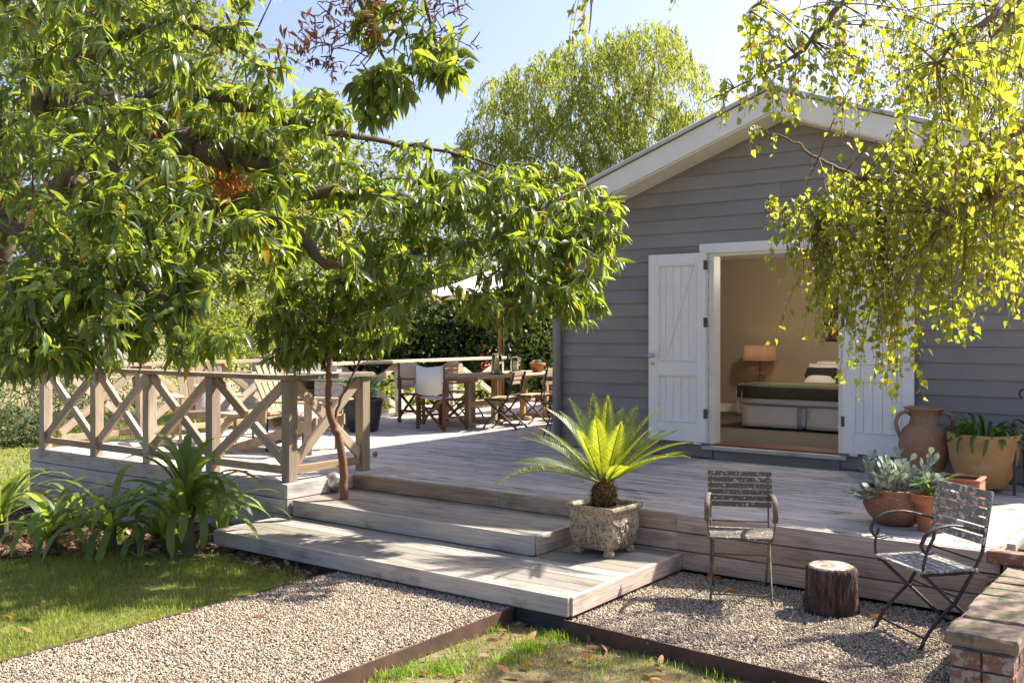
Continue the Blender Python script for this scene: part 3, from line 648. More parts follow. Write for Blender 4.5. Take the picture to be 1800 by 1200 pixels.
# ------------------------------------------------------------------ low brick wall
bwall = thing('brick_wall', 'low old brick garden wall with a stone-topped end at the bottom right corner', 'wall', (-.9, 5.2, 0))
BRK = lichen('old_brick', (.26, .13, .09), (.33, .28, .22), .52, 20); MORT = paint('old_mortar', (.33, .30, .26), .95, .3, .8, sc_=20); CAPM = lichen('mossy_cap', (.28, .205, .15), (.12, .11, .055), .5, 9)
for course in range(4):
    z0 = -.07 + course * .088
    for j in range(9):
        for face, (x0, x1) in (('l', (-1.075, -.965)), ('r', (-.90, -.80))):
            y0 = 4.93 + j * .215 - (.105 if course % 2 else 0); y1 = min(y0 + .205, 6.42); y0 = max(y0, 4.93)
            if y1 - y0 < .03: continue
            d_ = random.uniform(-.006, .006)
            MB().box((x0 + d_, y0 + .003, z0), (x1 + d_, y1, z0 + .078)).build('brick', BRK, bwall, world=True, bevel=.006)
    for j in range(2):
        MB().box((-1.07 + j * .14, 4.905, z0), (-.94 + j * .14, 4.93, z0 + .078)).build('brick', BRK, bwall, world=True, bevel=.003)
MB().box((-1.06, 4.935, -.1), (-.815, 6.41, .275)).build('mortar_core', MORT, bwall, world=True)
y = 4.905; roughen(MB().box((-1.085, 4.915, .285), (-.785, 6.42, .345)).build('cap_mortar', CAPM, bwall, world=True), .003)
for i in range(7):
    L = random.uniform(.14, .30); d_ = random.uniform(-.014, .014)
    o_ = MB().box((-1.095 + d_, y, .284 + abs(d_) * .5), (-.775 + d_, y + L - .004, .352 + d_ * .4)).build('cap_stone', CAPM, bwall, world=True, bevel=.012); roughen(o_, .009); y += L
bw2 = thing('retaining_wall', 'short red brick retaining edge at the right end of the deck above the low wall', 'wall', (-.8, 6.6, .2))
for course in range(4):
    for j in range(5):
        MB().box((-1.10 + j * .23 - (.1 if course % 2 else 0) + .0, 6.43, .12 + course * .08), (-.885 + j * .23 - (.1 if course % 2 else 0), 6.53, .193 + course * .08)).build('brick', BRK, bw2, world=True, bevel=.006)
MB().box((-1.11, 6.45, -.05), (.2, 6.6, .41)).build('mortar_core', MORT, bw2, world=True)
plank('timber_edge', (-1.085, 6.56, D + .0), (-1.085, 9.3, D + .0), .05, .09, FASCG, bw2, world=True)
o = MB().box((-1.055, 6.61, -.1), (3.5, 11, D + .01)).build('raised_bed', SOIL); o['kind'] = 'structure'
n = 900; P = np.stack([rng.uniform(-1.0, 1.5, n), rng.uniform(6.6, 9.5, n), np.full(n, D + .012)], -1); litter('raised_bed_litter', P, .03, .08, DRYL)
# ------------------------------------------------------------------ pots and planters
def pot(name, label, cat, loc, prof, mat, n=40, sq=0, soil=None, rz=0, group='terracotta pots beside the doors'):
    t = thing(name, label, cat, loc, rz, group); MB().lathe(prof, n, sq=sq).build('pot_body', mat, t, smooth=True)
    if soil: MB().lathe([(0, soil[1] - .01), (soil[0], soil[1] - .01), (soil[0], soil[1]), (0, soil[1] + .012)], 24, sq=sq).build('potting_soil', SOIL, t)
    return t
AX, AY = -2.17, 9.0
am = pot('amphora', 'tall two-handled terracotta amphora standing against the wall by the right door', 'urn', (AX, AY, D), [(0, 0), (.115, 0), (.125, .02), (.15, .10), (.19, .22), (.212, .33), (.205, .42), (.165, .49), (.12, .525), (.125, .535), (.118, .545), (.112, .60), (.128, .635), (.165, .65), (.17, .662), (.155, .668), (.10, .655), (.09, .60), (0, .58)], TC1, 48)
for s in (-1, 1):
    MB().tube([(s * .11, 0, .60), (s * .16, 0, .625), (s * .215, 0, .60), (s * .238, 0, .53), (s * .225, 0, .46), (s * .198, 0, .40)], [.016, .018, .019, .018, .018, .014], 10).build('handle', TC1, am, Matrix.Rotation(R(28), 4, 'Z'), smooth=True)
bp = pot('plant_pot', 'big honey-coloured pot on small feet holding dark green strap leaves', 'plant pot', (-1.68, 8.90, D), [(0, .03), (.14, .03), (.17, .045), (.225, .15), (.262, .28), (.278, .40), (.28, .475), (.268, .48), (.258, .47), (.25, .40), (0, .39)], TC4, 48, soil=(.25, .42))
for a in range(3): MB().box((-.03, -.025, 0), (.03, .025, .045)).build('pot_foot', TC3, bp, Matrix.Rotation(a * 2.1 + .6, 4, 'Z') @ Matrix.Translation((.13, 0, 0)), bevel=.008)
sqp = thing('square_planter', 'empty square terracotta planter box behind the turned garden chair', 'planter', (-1.64, 7.80, D), R(2), 'terracotta pots beside the doors')
for a, b in (((-.16, -.14, 0), (.16, -.115, .235)), ((-.16, .115, 0), (.16, .14, .235)), ((-.16, -.1145, 0), (-.135, .1145, .235)), ((.135, -.1145, 0), (.16, .1145, .235)), ((-.134, -.1145, 0), (.134, .1145, .02))): MB().box(a, b).build('planter_side', TC3, sqp, bevel=.006)
for a, b in (((-.167, -.147, .2355), (.167, -.108, .252)), ((-.167, .108, .2355), (.167, .147, .252)), ((-.167, -.1075, .2355), (-.128, .1075, .252)), ((.128, -.1075, .2355), (.167, .1075, .252))): MB().box(a, b).build('planter_rim', TC3, sqp, bevel=.004)
bowl = pot('plant_bowl', 'wide round terracotta bowl at the deck edge full of silvery grey leaves', 'plant pot', (-1.88, 7.02, D), [(0, 0), (.105, 0), (.13, .012), (.185, .07), (.215, .135), (.213, .185), (.20, .215), (.222, .235), (.225, .25), (.212, .255), (.195, .235), (.19, .20), (0, .19)], TC2, 48, soil=(.19, .225))
sp = pot('plant_pot', 'small classic terracotta pot with a young strap plant behind the turned chair', 'plant pot', (-1.62, 6.93, D), [(0, 0), (.085, 0), (.09, .005), (.118, .185), (.137, .187), (.142, .19), (.146, .245), (.14, .25), (.125, .247), (.12, .20), (0, .19)], TC3, 36, soil=(.122, .22))
# stone planter
PX, PY = -3.70, 6.16
pl = thing('stone_planter', 'square cast stone planter with relief scrolls holding the cycad on the lower step', 'planter', (PX, PY, .14), R(-3))
def sqloft(prof, cr=.02, k=4):
    m = MB(); n = 4 * k
    for r_, z in prof:
        c_ = min(cr, r_ * .4)
        for q in range(4):
            cx_, cy_ = ((1, 1), (-1, 1), (-1, -1), (1, -1))[q]
            for j in range(k): a_ = math.pi / 2 * (q + j / (k - 1)); m.v.append(Vector((cx_ * (r_ - c_) + c_ * math.cos(a_), cy_ * (r_ - c_) + c_ * math.sin(a_), z)))
    for i in range(len(prof) - 1):
        for j in range(n): a_, b_ = i * n + j, i * n + (j + 1) % n; m.f.append((a_, b_, b_ + n, a_ + n))
    m.f.append(tuple(reversed(range(n)))); m.f.append(tuple((len(prof) - 1) * n + j for j in range(n))); return m
sqloft([(.15, .045), (.166, .07), (.18, .13), (.187, .19), (.187, .25), (.183, .29), (.19, .305), (.20, .315), (.209, .33), (.211, .352), (.203, .36), (.183, .357), (.172, .33)]).build('pot_body', STONE, pl, smooth=True)
MB().lathe([(0, .32), (.17, .32), (.17, .338), (0, .345)], 32, sq=7).build('potting_soil', SOIL, pl)
for sx in (-1, 1):
    for sy in (-1, 1):
        MB().lathe([(0, 0), (.034, 0), (.045, .012), (.04, .035), (.028, .05), (0, .055)], 12).build('pot_foot', STONE, pl, Matrix.Translation((sx * .132, sy * .132, 0)), smooth=True)
def spiral(cx, cz, r0, s, n=14, turns=1.5): return [(cx + s * r0 * (1 - i / n) * math.cos(turns * 6.28 * i / n), 0, cz + r0 * (1 - i / n) * math.sin(turns * 6.28 * i / n)) for i in range(n)]
for k_ in range(4):
    Mr = Matrix.Rotation(k_ * math.pi / 2, 4, 'Z'); Mf = Mr @ Matrix.Translation((0, -.188, 0)); m = MB()
    for s in (-1, 1):
        m.tube(spiral(s * .06, .20, .048, s), .0085, 6); m.tube(spiral(s * .10, .12, .03, s), .007, 6); m.tube(arc((s * .16, 0, .255), (s * .08, -.004, .19), (0, -.004, .25), 8), .008, 6)
    m.tube([(0, -.002, .08), (0, -.006, .15), (0, -.006, .22)], [.012, .02, .01], 8)
    for j in range(-3, 4): m.tube([(j * .022, 0, .10), (j * .012, -.005, .17)], [.008, .004], 6)
    o = m.build('relief_scroll', STONE, pl, Mf, smooth=True); o['kind'] = 'stuff'
for x_ in range(4):
    pass
# silver ball on the step
bx, by = un(578, 869, .28)
o = MB().lathe([(.092 * math.sin(a * math.pi / 20), .092 - .092 * math.cos(a * math.pi / 20)) for a in range(21)], 32).build('metal_ball', None, M=Matrix.Translation((bx - .06, by + .12, .28)), smooth=True)
mm, tt, bb = nm('polished_metal'); bb.inputs['Metallic'].default_value = .85; bb.inputs['Roughness'].default_value = .28; bb.inputs['Base Color'].default_value = (.62, .58, .50, 1); o.data.materials.append(mm)
tag(o, 'round silver metal ball on the step beside the slender tree trunk', 'garden ball')
mm2 = paint('ball_seam_dark', (.05, .045, .04), .6); MB().tube([(.093 * math.cos(a), .093 * math.sin(a), .05 + .02 * math.sin(a)) for a in [i * 6.2832 / 28 for i in range(29)]], .004, 6).build('seam', mm2, o)
# ------------------------------------------------------------------ iron bench edge at the far right
ib = thing('iron_bench', 'black wrought iron bench with a scrolled back cut off by the right picture edge', 'bench', (-1.37, 9.12, D))
for dx in (0, 1.0):
    sc_ = [(-.02 - .035 * math.cos(a) , 0, .80 + .035 * math.sin(a)) for a in [i * .5 for i in range(9)]]
    MB().tube([(-.055 + .045 * math.cos(a) * (1 - .05 * i), 0.12, .80 + .045 * math.sin(a) * (1 - .05 * i)) for i, a in enumerate([4.2 - .55 * k_ for k_ in range(8)])] + [(-.02, .10, .70), (-.05, .06, .40)], .009, 6).build('back_scroll', IRON, ib, Matrix.Translation((dx, 0, 0)))
    MB().tube([(-.05, .06, .42), (-.06, -.30, .40), (-.06, -.33, 0)], .012, 6).tube([(-.05, .06, .42), (-.05, .12, 0)], .012, 6).build('leg', IRON, ib, Matrix.Translation((dx, 0, 0)))
    MB().tube(arc((-.05, .07, .55), (-.12, -.15, .66), (-.06, -.33, .50), 8), .012, 6, .6).build('armrest', IRON, ib, Matrix.Translation((dx, 0, 0)))
for zz in (.74, .66): MB().beam((-.03, .10, zz), (.98, .10, zz), .008, .02).build('back_bar', IRON, ib)
for i in range(6): MB().beam((-.05, .04 - i * .065, .43), (1.0, .04 - i * .065, .43), .045, .014).build('seat_slat', IRON, ib)
# ------------------------------------------------------------------ dining end of the deck
TX, TY = -8.72, 11.5; TH = .70
dt = thing('dining_table', 'long pale timber dining table with rounded ends on trestle legs', 'table', (TX, TY, D))
for i in range(9):
    x0 = -.45 + i * .1; yy = 1.2 - .28 * ((abs(x0 + .05) / .45) ** 2)
    MB().box((x0 + .002, -yy, TH - .03), (x0 + .098, yy, TH)).build('table_board', TEAK, dt, bevel=.004)
for sy in (-1, 1):
    for yy in (.95, .35):
        MB().box((-.34, sy * yy - .04, 0), (.34, sy * yy + .04, .06)).build('trestle_foot', TEAK, dt, bevel=.01)
        for sx in (-1, 1): MB().box((sx * .2 - .04, sy * yy - .03, .061), (sx * .2 + .04, sy * yy + .03, TH - .08)).build('leg', TEAK, dt, bevel=.006)
        MB().box((-.36, sy * yy - .03, TH - .079), (.36, sy * yy + .03, TH - .031)).build('rail', TEAK, dt)
MB().box((-.04, -.9, .25), (.04, .9, .32)).build('stretcher', TEAK, dt)
gd = 'slatted folding chairs at the dining table'
IRK = paint('dark_chair_metal', (.06, .05, .045), .5)
fchair('dining_chair', 'dark-framed slatted chair beside the director chair on the near side of the table', 'chair', (-8.02, 10.72, D), R(-90 + 14), gd, False, IRK, TEAK, r=.014, nb=3, wd=.42, sh=.41, bh=.78, bz=.60, seat_n=5)
fchair('dining_chair', 'slatted folding chair beside the table, in front of the terracotta pot', 'chair', (-7.98, 11.50, D), R(-90 + 8), gd, False, TEAKD, TEAK, r=.012, nb=4, wd=.42, sh=.41, bh=.80, bz=.56, seat_n=5)
fchair('dining_chair', 'slatted folding chair furthest along the table, beside the cottage corner', 'chair', (-7.9, 12.4, D), R(-90), gd, False, IRK, TEAK, r=.012, nb=4, wd=.42, sh=.41, bh=.80, bz=.56, seat_n=5)
fchair('dining_chair', 'folding chair on the far side of the table behind the glass lanterns', 'chair', (-9.45, 11.6, D), R(90), gd, False, IRK, TEAK, r=.012, nb=3, wd=.42, sh=.41, bh=.82, bz=.62, seat_n=5)
def director(label, loc, rz, g):
    t = thing('director_chair', label, 'chair', loc, rz, g); hw = .27
    for s in (-1, 1):
        for yy in (-.2, .2): MB().box((s * hw - .018, yy - .018, 0), (s * hw + .018, yy + .018, .62 if yy < 0 else .66)).build('leg', TEAKD, t, bevel=.003)
        MB().box((s * hw - .035, -.26, .621), (s * hw + .035, .24, .642)).build('armrest', TEAKD, t, bevel=.004)
        MB().box((s * hw - .012, -.18, .40), (s * hw + .012, .18, .43)).build('side_rail', TEAKD, t); MB().box((s * hw - .012, -.18, .16), (s * hw + .012, .18, .19)).build('side_rail', TEAKD, t)
        MB().box((s * hw - .012, .205, .643), (s * hw + .012, .23, .86)).build('back_post', TEAKD, t)
    for yy in (-.222, .222):
        for s in (-1, 1): MB().beam((-hw * s, yy + .014 * s, .04), (hw * s, yy + .014 * s, .43), .02, .035).build('cross_brace', TEAKD, t)
    V = []; nx = 9
    for i in range(nx):
        x = -hw - .01 + (2 * hw + .02) * i / (nx - 1); yy = .225 + .045 * math.sin(math.pi * i / (nx - 1))
        for zz in (.50, .68, .87): V.append((x, yy + (.02 if zz < .6 else 0), zz - .03 * math.sin(math.pi * i / (nx - 1)) * (1 if zz > .8 else (1.2 if zz < .6 else .5))))
    fs = [(i * 3 + j, i * 3 + j + 3, i * 3 + j + 4, i * 3 + j + 1) for i in range(nx - 1) for j in range(2)]
    o = MB().add(V, fs).build('back_canvas', CANVAS, t, smooth=True); mo = o.modifiers.new('s', 'SOLIDIFY'); mo.thickness = .004
    o = MB().add([(-hw, -.2, .43), (hw, -.2, .43), (hw, .2, .43), (-hw, .2, .43), (0, -.2, .40), (0, .2, .40)], [(0, 4, 5, 3), (4, 1, 2, 5)]).build('seat_canvas', CANVAS, t); mo = o.modifiers.new('s', 'SOLIDIFY'); mo.thickness = .004
    return t
gdir = 'director chairs with cream canvas'
director('director chair with cream canvas back at the near end of the dining table', (-8.62, 10.12, D), R(172), gdir)
director('second cream director chair, mostly hidden, on the far side of the dining table', (-9.55, 10.75, D), R(100), gdir)
director('cream canvas chair at the far end of the table beside the cottage corner', (-8.5, 13.1, D), R(10), gdir)
GL = glassmat('lantern_glass'); WAX = paint('candle_wax', (.85, .68, .42), .6, .02, 0)
def lantern(label, loc, hh, w_):
    t = thing('glass_lantern', label, 'lantern', loc, .3, 'glass candle lanterns on the table')
    MB().box((-w_ / 2 - .01, -w_ / 2 - .01, 0), (w_ / 2 + .01, w_ / 2 + .01, .018)).build('base', IRON, t, bevel=.003)
    m = MB().lathe([(w_ / 2 - .003, .019), (w_ / 2, .019), (w_ / 2, hh - .02), (w_ / 2 - .02, hh), (w_ / 2 - .024, hh), (w_ / 2 - .004, hh - .022)], 20); m.f = m.f[:-2]; m.build('glass_shade', GL, t, smooth=True)
    for a in range(2): MB().tube(arc((w_ / 2 + .006, 0, .01), (w_ / 2 + .006, 0, hh + .03), (0, 0, hh + .01), 6) , .004, 5).build('frame_wire', IRON, t, Matrix.Rotation(a * math.pi, 4, 'Z'))
    MB().lathe([(0, .019), (.035, .019), (.035, hh * .72), (.03, hh * .73), (0, hh * .71)], 16).build('candle', WAX, t, smooth=True)
lantern('taller glass lantern with a fat cream candle at the near end of the table', (-8.55, 11.25, D + TH), .30, .15)
lantern('shorter glass lantern with a cream candle behind the taller one', (-8.58, 11.75, D + TH), .24, .15)
tp = pot('table_pot', 'small terracotta pot of succulents standing on the dining table', 'plant pot', (-8.50, 12.2, D + TH), [(0, 0), (.075, 0), (.10, .09), (.118, .092), (.122, .14), (.11, .142), (.10, .11), (0, .1)], TC3, 28, soil=(.1, .12), group=None)
# umbrella
um = thing('parasol', 'cream garden parasol on a bamboo-coloured pole through the dining table', 'umbrella', (TX + .02, TY + .02, D))
YPOLE = paint('yellow_varnished_pole', (.60, .33, .06), .4, .1, 0)
MB().lathe([(0, 0), (.2, 0), (.2, .05), (.03, .07), (.03, .2), (0, .2)], 20).build('base', IRON, um)
MB().tube([(0, 0, .2), (0, 0, 2.28)], .024, 12).build('pole', YPOLE, um, smooth=True)
CR, CE, CT = 1.35, 1.80, 2.26
for k_ in range(8):
    a0, a1_ = k_ * math.pi / 4, (k_ + 1) * math.pi / 4
    p0, p1 = Vector((CR * math.cos(a0), CR * math.sin(a0), CE)), Vector((CR * math.cos(a1_), CR * math.sin(a1_), CE))
    o = MB().add([(0, 0, CT), p0, p1, p0 * .5 + Vector((0, 0, CT * .5 - .02)), p1 * .5 + Vector((0, 0, CT * .5 - .02)), (p0 + p1) / 2 + Vector((0, 0, .03))], [(0, 3, 4), (3, 1, 5), (3, 5, 4), (4, 5, 2)]).build('canopy_panel', CANVAS, um); mo = o.modifiers.new('s', 'SOLIDIFY'); mo.thickness = .004
    MB().beam((0, 0, CT - .03), p0 * .985 + Vector((0, 0, -.03)), .015, .02).build('rib', TEAKD, um)
    MB().beam((0, 0, 1.75), p0 * .5 + Vector((0, 0, CT * .5 - .07)), .012, .015).build('strut', TEAKD, um)
MB().tube([(.06, 0, 2.0), (.075, 0, 1.0)], .006, 5).build('cord', CANVAS, um)
# bistro table near the corner
bt = thing('bistro_table', 'small round black metal bistro table close to the cottage corner', 'table', (-7.02, 10.75, D))
MB().lathe([(0, .685), (.30, .685), (.31, .70), (.30, .715), (0, .715)], 32).build('table_top', IRON, bt)
for k_ in range(3): MB().tube([(.05, 0, .68), (.03, 0, .35), (.12, 0, .12), (.27, 0, 0)], .009, 6).tube([(.03, 0, .35), (.10, 0, .30), (.11, 0, .22), (.05, 0, .2)], .006, 5).build('leg', IRON, bt, Matrix.Rotation(k_ * 2.094 + .4, 4, 'Z'))
fchair('bistro_chair', 'dark slatted bistro chair tucked behind the small round table', 'chair', (-7.15, 11.55, D), R(0), 'bistro chairs', False, IRON, TEAKD, r=.01, nb=3, wd=.4, sh=.42, bh=.80, bz=.6, seat_n=5)
bc = thing('wire_chair', 'curly black wrought iron chair half hidden by the cottage corner and cycad fronds', 'chair', (-6.78, 10.15, D), R(20))
MB().lathe([(.17, .42), (.19, .42), (.19, .435), (.17, .435)], 24).build('seat_ring', IRON, bc)
for k_ in range(4): MB().tube([(.17, 0, .42), (.10, 0, .25), (.16, 0, .1), (.20, 0, 0)], .008, 6).tube(spiral(.10, .33, .05, 1, 10), .005, 5).build('leg', IRON, bc, Matrix.Rotation(k_ * 1.57 + .78, 4, 'Z'))
MB().tube(arc((-.18, .05, .43), (-.2, .2, 1.15), (0, .22, .86), 8) + arc((0, .22, .86), (.2, .2, 1.15), (.18, .05, .43), 8)[1:], .008, 6).build('back_hoop', IRON, bc)
# ------------------------------------------------------------------ lounging end of the deck
def adirondack(label, loc, rz, g):
    t = thing('adirondack_chair', label, 'chair', loc, rz, g)
    for i in range(5):
        f = (i - 2) / 2; top = .98 - .09 * f * f
        a = Vector((f * .16, .26, .26)); d_ = Vector((f * .11, .42, 1)).normalized(); b = a + d_ * (top - .26) * 1.06
        plank('back_slat', a, b, .085, .018, ADIR, t, up=(0, -1, .42))
    MB().beam((-.24, .31, .42), (.24, .31, .42), .05, .03).build('back_rail', ADIR, t); MB().beam((-.28, .47, .78), (.28, .47, .78), .02, .05).build('back_rail', ADIR, t)
    for i in range(6): MB().box((-.26, -.04, -.01), (.26, .035, .01)).build('seat_slat', ADIR, t, Matrix.Translation((0, -.28 + i * .09, .38 - i * .022)) @ Matrix.Rotation(R(-14), 4, 'X'), bevel=.004)
    for s in (-1, 1):
        MB().add([(s * .27, -.34, .40), (s * .27, -.34, .28), (s * .27, .62, .0), (s * .27, .72, .0), (s * .27, .70, .08)] + [(s * .295, -.34, .40), (s * .295, -.34, .28), (s * .295, .62, .0), (s * .295, .72, .0), (s * .295, .70, .08)], [(0, 1, 2, 3, 4), (9, 8, 7, 6, 5)] + [(i, i + 5, (i + 1) % 5 + 5, (i + 1) % 5) for i in range(5)]).build('side_leg', ADIR, t)
        MB().box((s * .31 - .012, -.30, 0), (s * .31 + .012, -.20, .545)).build('front_leg', ADIR, t, bevel=.003)
        MB().box((s * .33 - .065, -.40, .546), (s * .33 + .065, .38, .57)).build('armrest', ADIR, t, bevel=.01)
        MB().box((s * .29 - .012, .30, .30), (s * .29 + .012, .36, .545)).build('arm_post', ADIR, t)
    return t
ga = 'adirondack chairs on the shaded end of the deck'
adirondack('adirondack chair seen from behind, its fanned slatted back facing the corner post', (*un(535, 792, D), D), R(105), ga)
adirondack('adirondack chair with pillow, low and reclined near the left balustrade', (-9.95, 7.3, D), R(62), ga)
def pillow(label, loc, rx, rz, s, mat):
    V = []; n = 9
    for i in range(n):
        for j in range(n):
            x, y = i / (n - 1) * 2 - 1, j / (n - 1) * 2 - 1; q = ((1 - x ** 4) * (1 - y ** 4)) ** .5
            V.append((x * (1 - .07 * (1 - abs(y))), y * (1 - .07 * (1 - abs(x))), q * .32))
    k_ = n * n; V += [(x, y, -z) for x, y, z in V]
    fs = [(i * n + j, (i + 1) * n + j, (i + 1) * n + j + 1, i * n + j + 1) for i in range(n - 1) for j in range(n - 1)]; fs += [tuple(k_ + a for a in reversed(f)) for f in fs]
    o = MB().add([Vector(v) * s for v in V], fs).build('pillow', mat, None, Matrix.Translation(loc) @ Matrix.Rotation(rz, 4, 'Z') @ Matrix.Rotation(rx, 4, 'X'), smooth=True)
    tag(o, label, 'pillow'); return o
SPK = lichen('speckled_fabric', (.45, .42, .37), (.68, .65, .6), .5, 60)
pillow('speckled grey pillow leaning in the reclined adirondack chair at the left', (-9.85, 7.35, D + .50), R(60), R(62), .22, SPK)
pillow('speckled cushion on the seat of the adirondack behind the corner post', (*un(535, 792, D), D + .42), R(10), R(105), .22, SPK)
ct = thing('coffee_table', 'low slatted timber coffee table on thin black metal legs', 'table', (-9.0, 7.35, D))
for i in range(7): MB().box((-.5, -.3 + i * .088, .36), (.5, -.3 + i * .088 + .082, .385)).build('table_board', ADIR, ct, bevel=.004)
for sx in (-1, 1):
    for sy in (-1, 1): MB().box((sx * .44 - .01, sy * .26 - .01, 0), (sx * .44 + .01, sy * .26 + .01, .358)).build('leg', IRON, ct)
    MB().beam((sx * .44, -.25, .10), (sx * .44, .25, .10), .012, .012).build('leg_bar', IRON, ct)
MB().beam((-.43, 0, .10), (.43, 0, .10), .012, .012).build('leg_bar', IRON, ct)
# brick barbecue
bq = thing('brick_barbecue', 'whitewashed brick barbecue with a fire opening and steel hotplate beside the deck', 'barbecue', (-9.95, 9.5, D))
WBK = lichen('whitewashed_brick', (.60, .55, .46), (.42, .30, .22), .60, 9); PBK = lichen('pink_brick', (.46, .30, .22), (.58, .52, .44), .5, 12)
def brickwall(parent, x0, x1, y0, y1, z0, z1, mat, bl=.23, bh_=.076):
    MB().box((x0 + .006, y0 + .006, z0), (x1 - .006, y1, z1 - .004)).build('mortar_core', MORT if mat is PBK else WBK, parent, world=True)
    r = 0; z = z0
    while z < z1 - .03:
        zz = min(z + bh_, z1); off = 0 if r % 2 else -bl / 2; x = x0 + off
        while x < x1 - .01:
            a, b = max(x, x0), min(x + bl - .008, x1)
            if b - a > .03: MB().box((a, y0 + random.uniform(-.003, .003), z), (b, y0 + .05, zz - .006)).build('brick', mat, parent, world=True, bevel=.004)
            x += bl
        z += bh_ + .002; r += 1
brickwall(bq, -11.75, -10.62, 9.25, 9.9, D - .3, D + .72, WBK); brickwall(bq, -10.18, -9.62, 9.25, 9.9, D - .02, D + .64, WBK)
brickwall(bq, -10.619, -10.181, 9.27, 9.9, D - .02, D + .12, WBK); brickwall(bq, -11.75, -10.75, 9.45, 9.9, D + .721, D + .95, PBK)
MB().box((-10.63, 9.8, D + .13), (-10.17, 9.9, D + .64)).build('firebox_back', DARKW, bq, world=True)
MB().box((-10.6, 9.3, D + .5), (-10.2, 9.78, D + .52)).build('grill', IRON, bq, world=True)
MB().box((-10.64, 9.23, D + .645), (-9.6, 9.9, D + .69)).build('slab', WBK, bq, world=True, bevel=.004)
MB().box((-10.70, 9.32, D + .691), (-9.75, 9.8, D + .74)).build('hotplate', paint('hotplate_steel', (.5, .5, .5), .35), bq, world=True, bevel=.004)
# dark pot by the far rail
dp = pot('plant_pot', 'large dark glazed pot with yellow-green strap leaves near the barbecue', 'plant pot', (-9.29, 9.30, D), [(0, 0), (.18, 0), (.20, .03), (.24, .25), (.255, .38), (.27, .40), (.27, .43), (.25, .43), (.235, .38), (0, .37)], paint('dark_glaze', (.035, .035, .04), .35, .2), 32, soil=(.235, .39), group=None)
# ------------------------------------------------------------------ bedroom
BX0, BX1, BY0, BY1 = -4.93, -3.27, 11.35, 13.4; ZF = .56
bed = thing('bed', 'double bed with a dark grey-brown throw and quilted white valance inside the open doors', 'bed', ((BX0 + BX1) / 2, (BY0 + BY1) / 2, ZF))
QUILT, t_, b_ = nm('quilted_valance'); v_ = coords(t_, (1, 1, 1), False); wv_ = t_.nodes.new('ShaderNodeTexWave'); wv_.bands_direction = 'Z'; wv_.inputs['Scale'].default_value = 12; wv_.inputs['Distortion'].default_value = 2.0; t_.links.new(v_, wv_.inputs[0])
b_.inputs['Base Color'].default_value = (.82, .80, .78, 1); b_.inputs['Roughness'].default_value = .9; bump(t_, b_, wv_.outputs['Fac'], .25, .01)
SHEET = paint('white_sheet', (.80, .80, .82), .8, .02, .1); THROW = paint('dark_throw', (.12, .11, .075), .95, .2, .4)
xm = (BX0 + BX1) / 2
def softbox(a, b, name, mat, wob=.012, seg=18):
    bm = bmesh.new(); bmesh.ops.create_cube(bm, size=1); bmesh.ops.bevel(bm, geom=bm.edges[:], offset=.06, segments=3, affect='EDGES')
    bmesh.ops.subdivide_edges(bm, edges=bm.edges[:], cuts=4, use_grid_fill=True); a, b = Vector(a), Vector(b)
    for v in bm.verts:
        v.co = Vector([a[i] + (v.co[i] + .5) * (b[i] - a[i]) for i in range(3)])
        v.co.y += wob * math.sin(v.co.x * 21 + v.co.z * 5); v.co.x += wob * .6 * math.sin(v.co.y * 17 + v.co.z * 9)
    me = bpy.data.meshes.new(name); bm.to_mesh(me); bm.free(); me.polygons.foreach_set('use_smooth', [True] * len(me.polygons)); return link(name, me, mat, bed, world=True)
softbox((BX0 + .03, BY0, ZF + .01), (xm - .012, BY1, ZF + .30), 'bed_base', QUILT); softbox((xm + .012, BY0, ZF + .01), (BX1 - .03, BY1, ZF + .30), 'bed_base', QUILT)
softbox((BX0 - .02, BY0 - .03, ZF + .29), (BX1 + .02, BY1, ZF + .47), 'quilt', SHEET, .018)
softbox((BX0 + .0, BY0 - .045, ZF + .36), (BX1 + .02, BY0 + .75, ZF + .545), 'throw', THROW, .01)
softbox((BX0 - .06, BY0 + .1, ZF + .15), (BX0 + .05, BY0 + .9, ZF + .46), 'hanging_sheet', SHEET, .02)
PWD = paint('beige_pillowcase', (.52, .47, .42), .9, .05, .1); BLK = paint('black_band_cushion', (.015, .014, .014), .9)
for i, (x_, y_, z_, s_, mt, lb) in enumerate(((-4.35, 13.15, ZF + .60, .27, SHEET, 'white pillow at the back of the bed by the wall'), (-4.36, 12.95, ZF + .58, .26, PWD, 'beige pillow leaning in front of the white pillow on the bed'), (-3.72, 13.15, ZF + .60, .27, SHEET, 'white pillow on the right half of the bed, mostly hidden by the door'))):
    pillow(lb, (x_, y_, z_), R(38), R(0), s_, mt)
bc_ = pillow('grey cushion with a broad black band at the front of the pillows', (-4.32, 12.66, ZF + .60), R(48), R(0), .21, PWD)
for i in range(1):
    o = MB().box((-.205, -.07, -.072), (.205, .11, .072)).build('black_band', BLK, bc_, bevel=.03)
bsd = thing('bedside_table', 'dark bedside table carrying the lamp, hidden behind the bed corner', 'bedside table', (-5.35, 13.1, ZF))
MB().box((-.22, -.2, .42), (.22, .2, .45)).build('table_top', TEAKD, bsd)
for sx in (-1, 1):
    for sy in (-1, 1): MB().box((sx * .19 - .02, sy * .17 - .02, 0), (sx * .19 + .02, sy * .17 + .02, .419)).build('leg', TEAKD, bsd)
lamp = thing('table_lamp', 'lit bedside lamp with a square peach shade on a scrolled iron stem', 'lamp', (-5.33, 13.08, ZF + .451))
SH, t_, b_ = nm('lamp_shade_cloth'); b_.inputs['Base Color'].default_value = (.42, .33, .27, 1); b_.inputs['Emission Color'].default_value = (1, .38, .16, 1); b_.inputs['Emission Strength'].default_value = .02
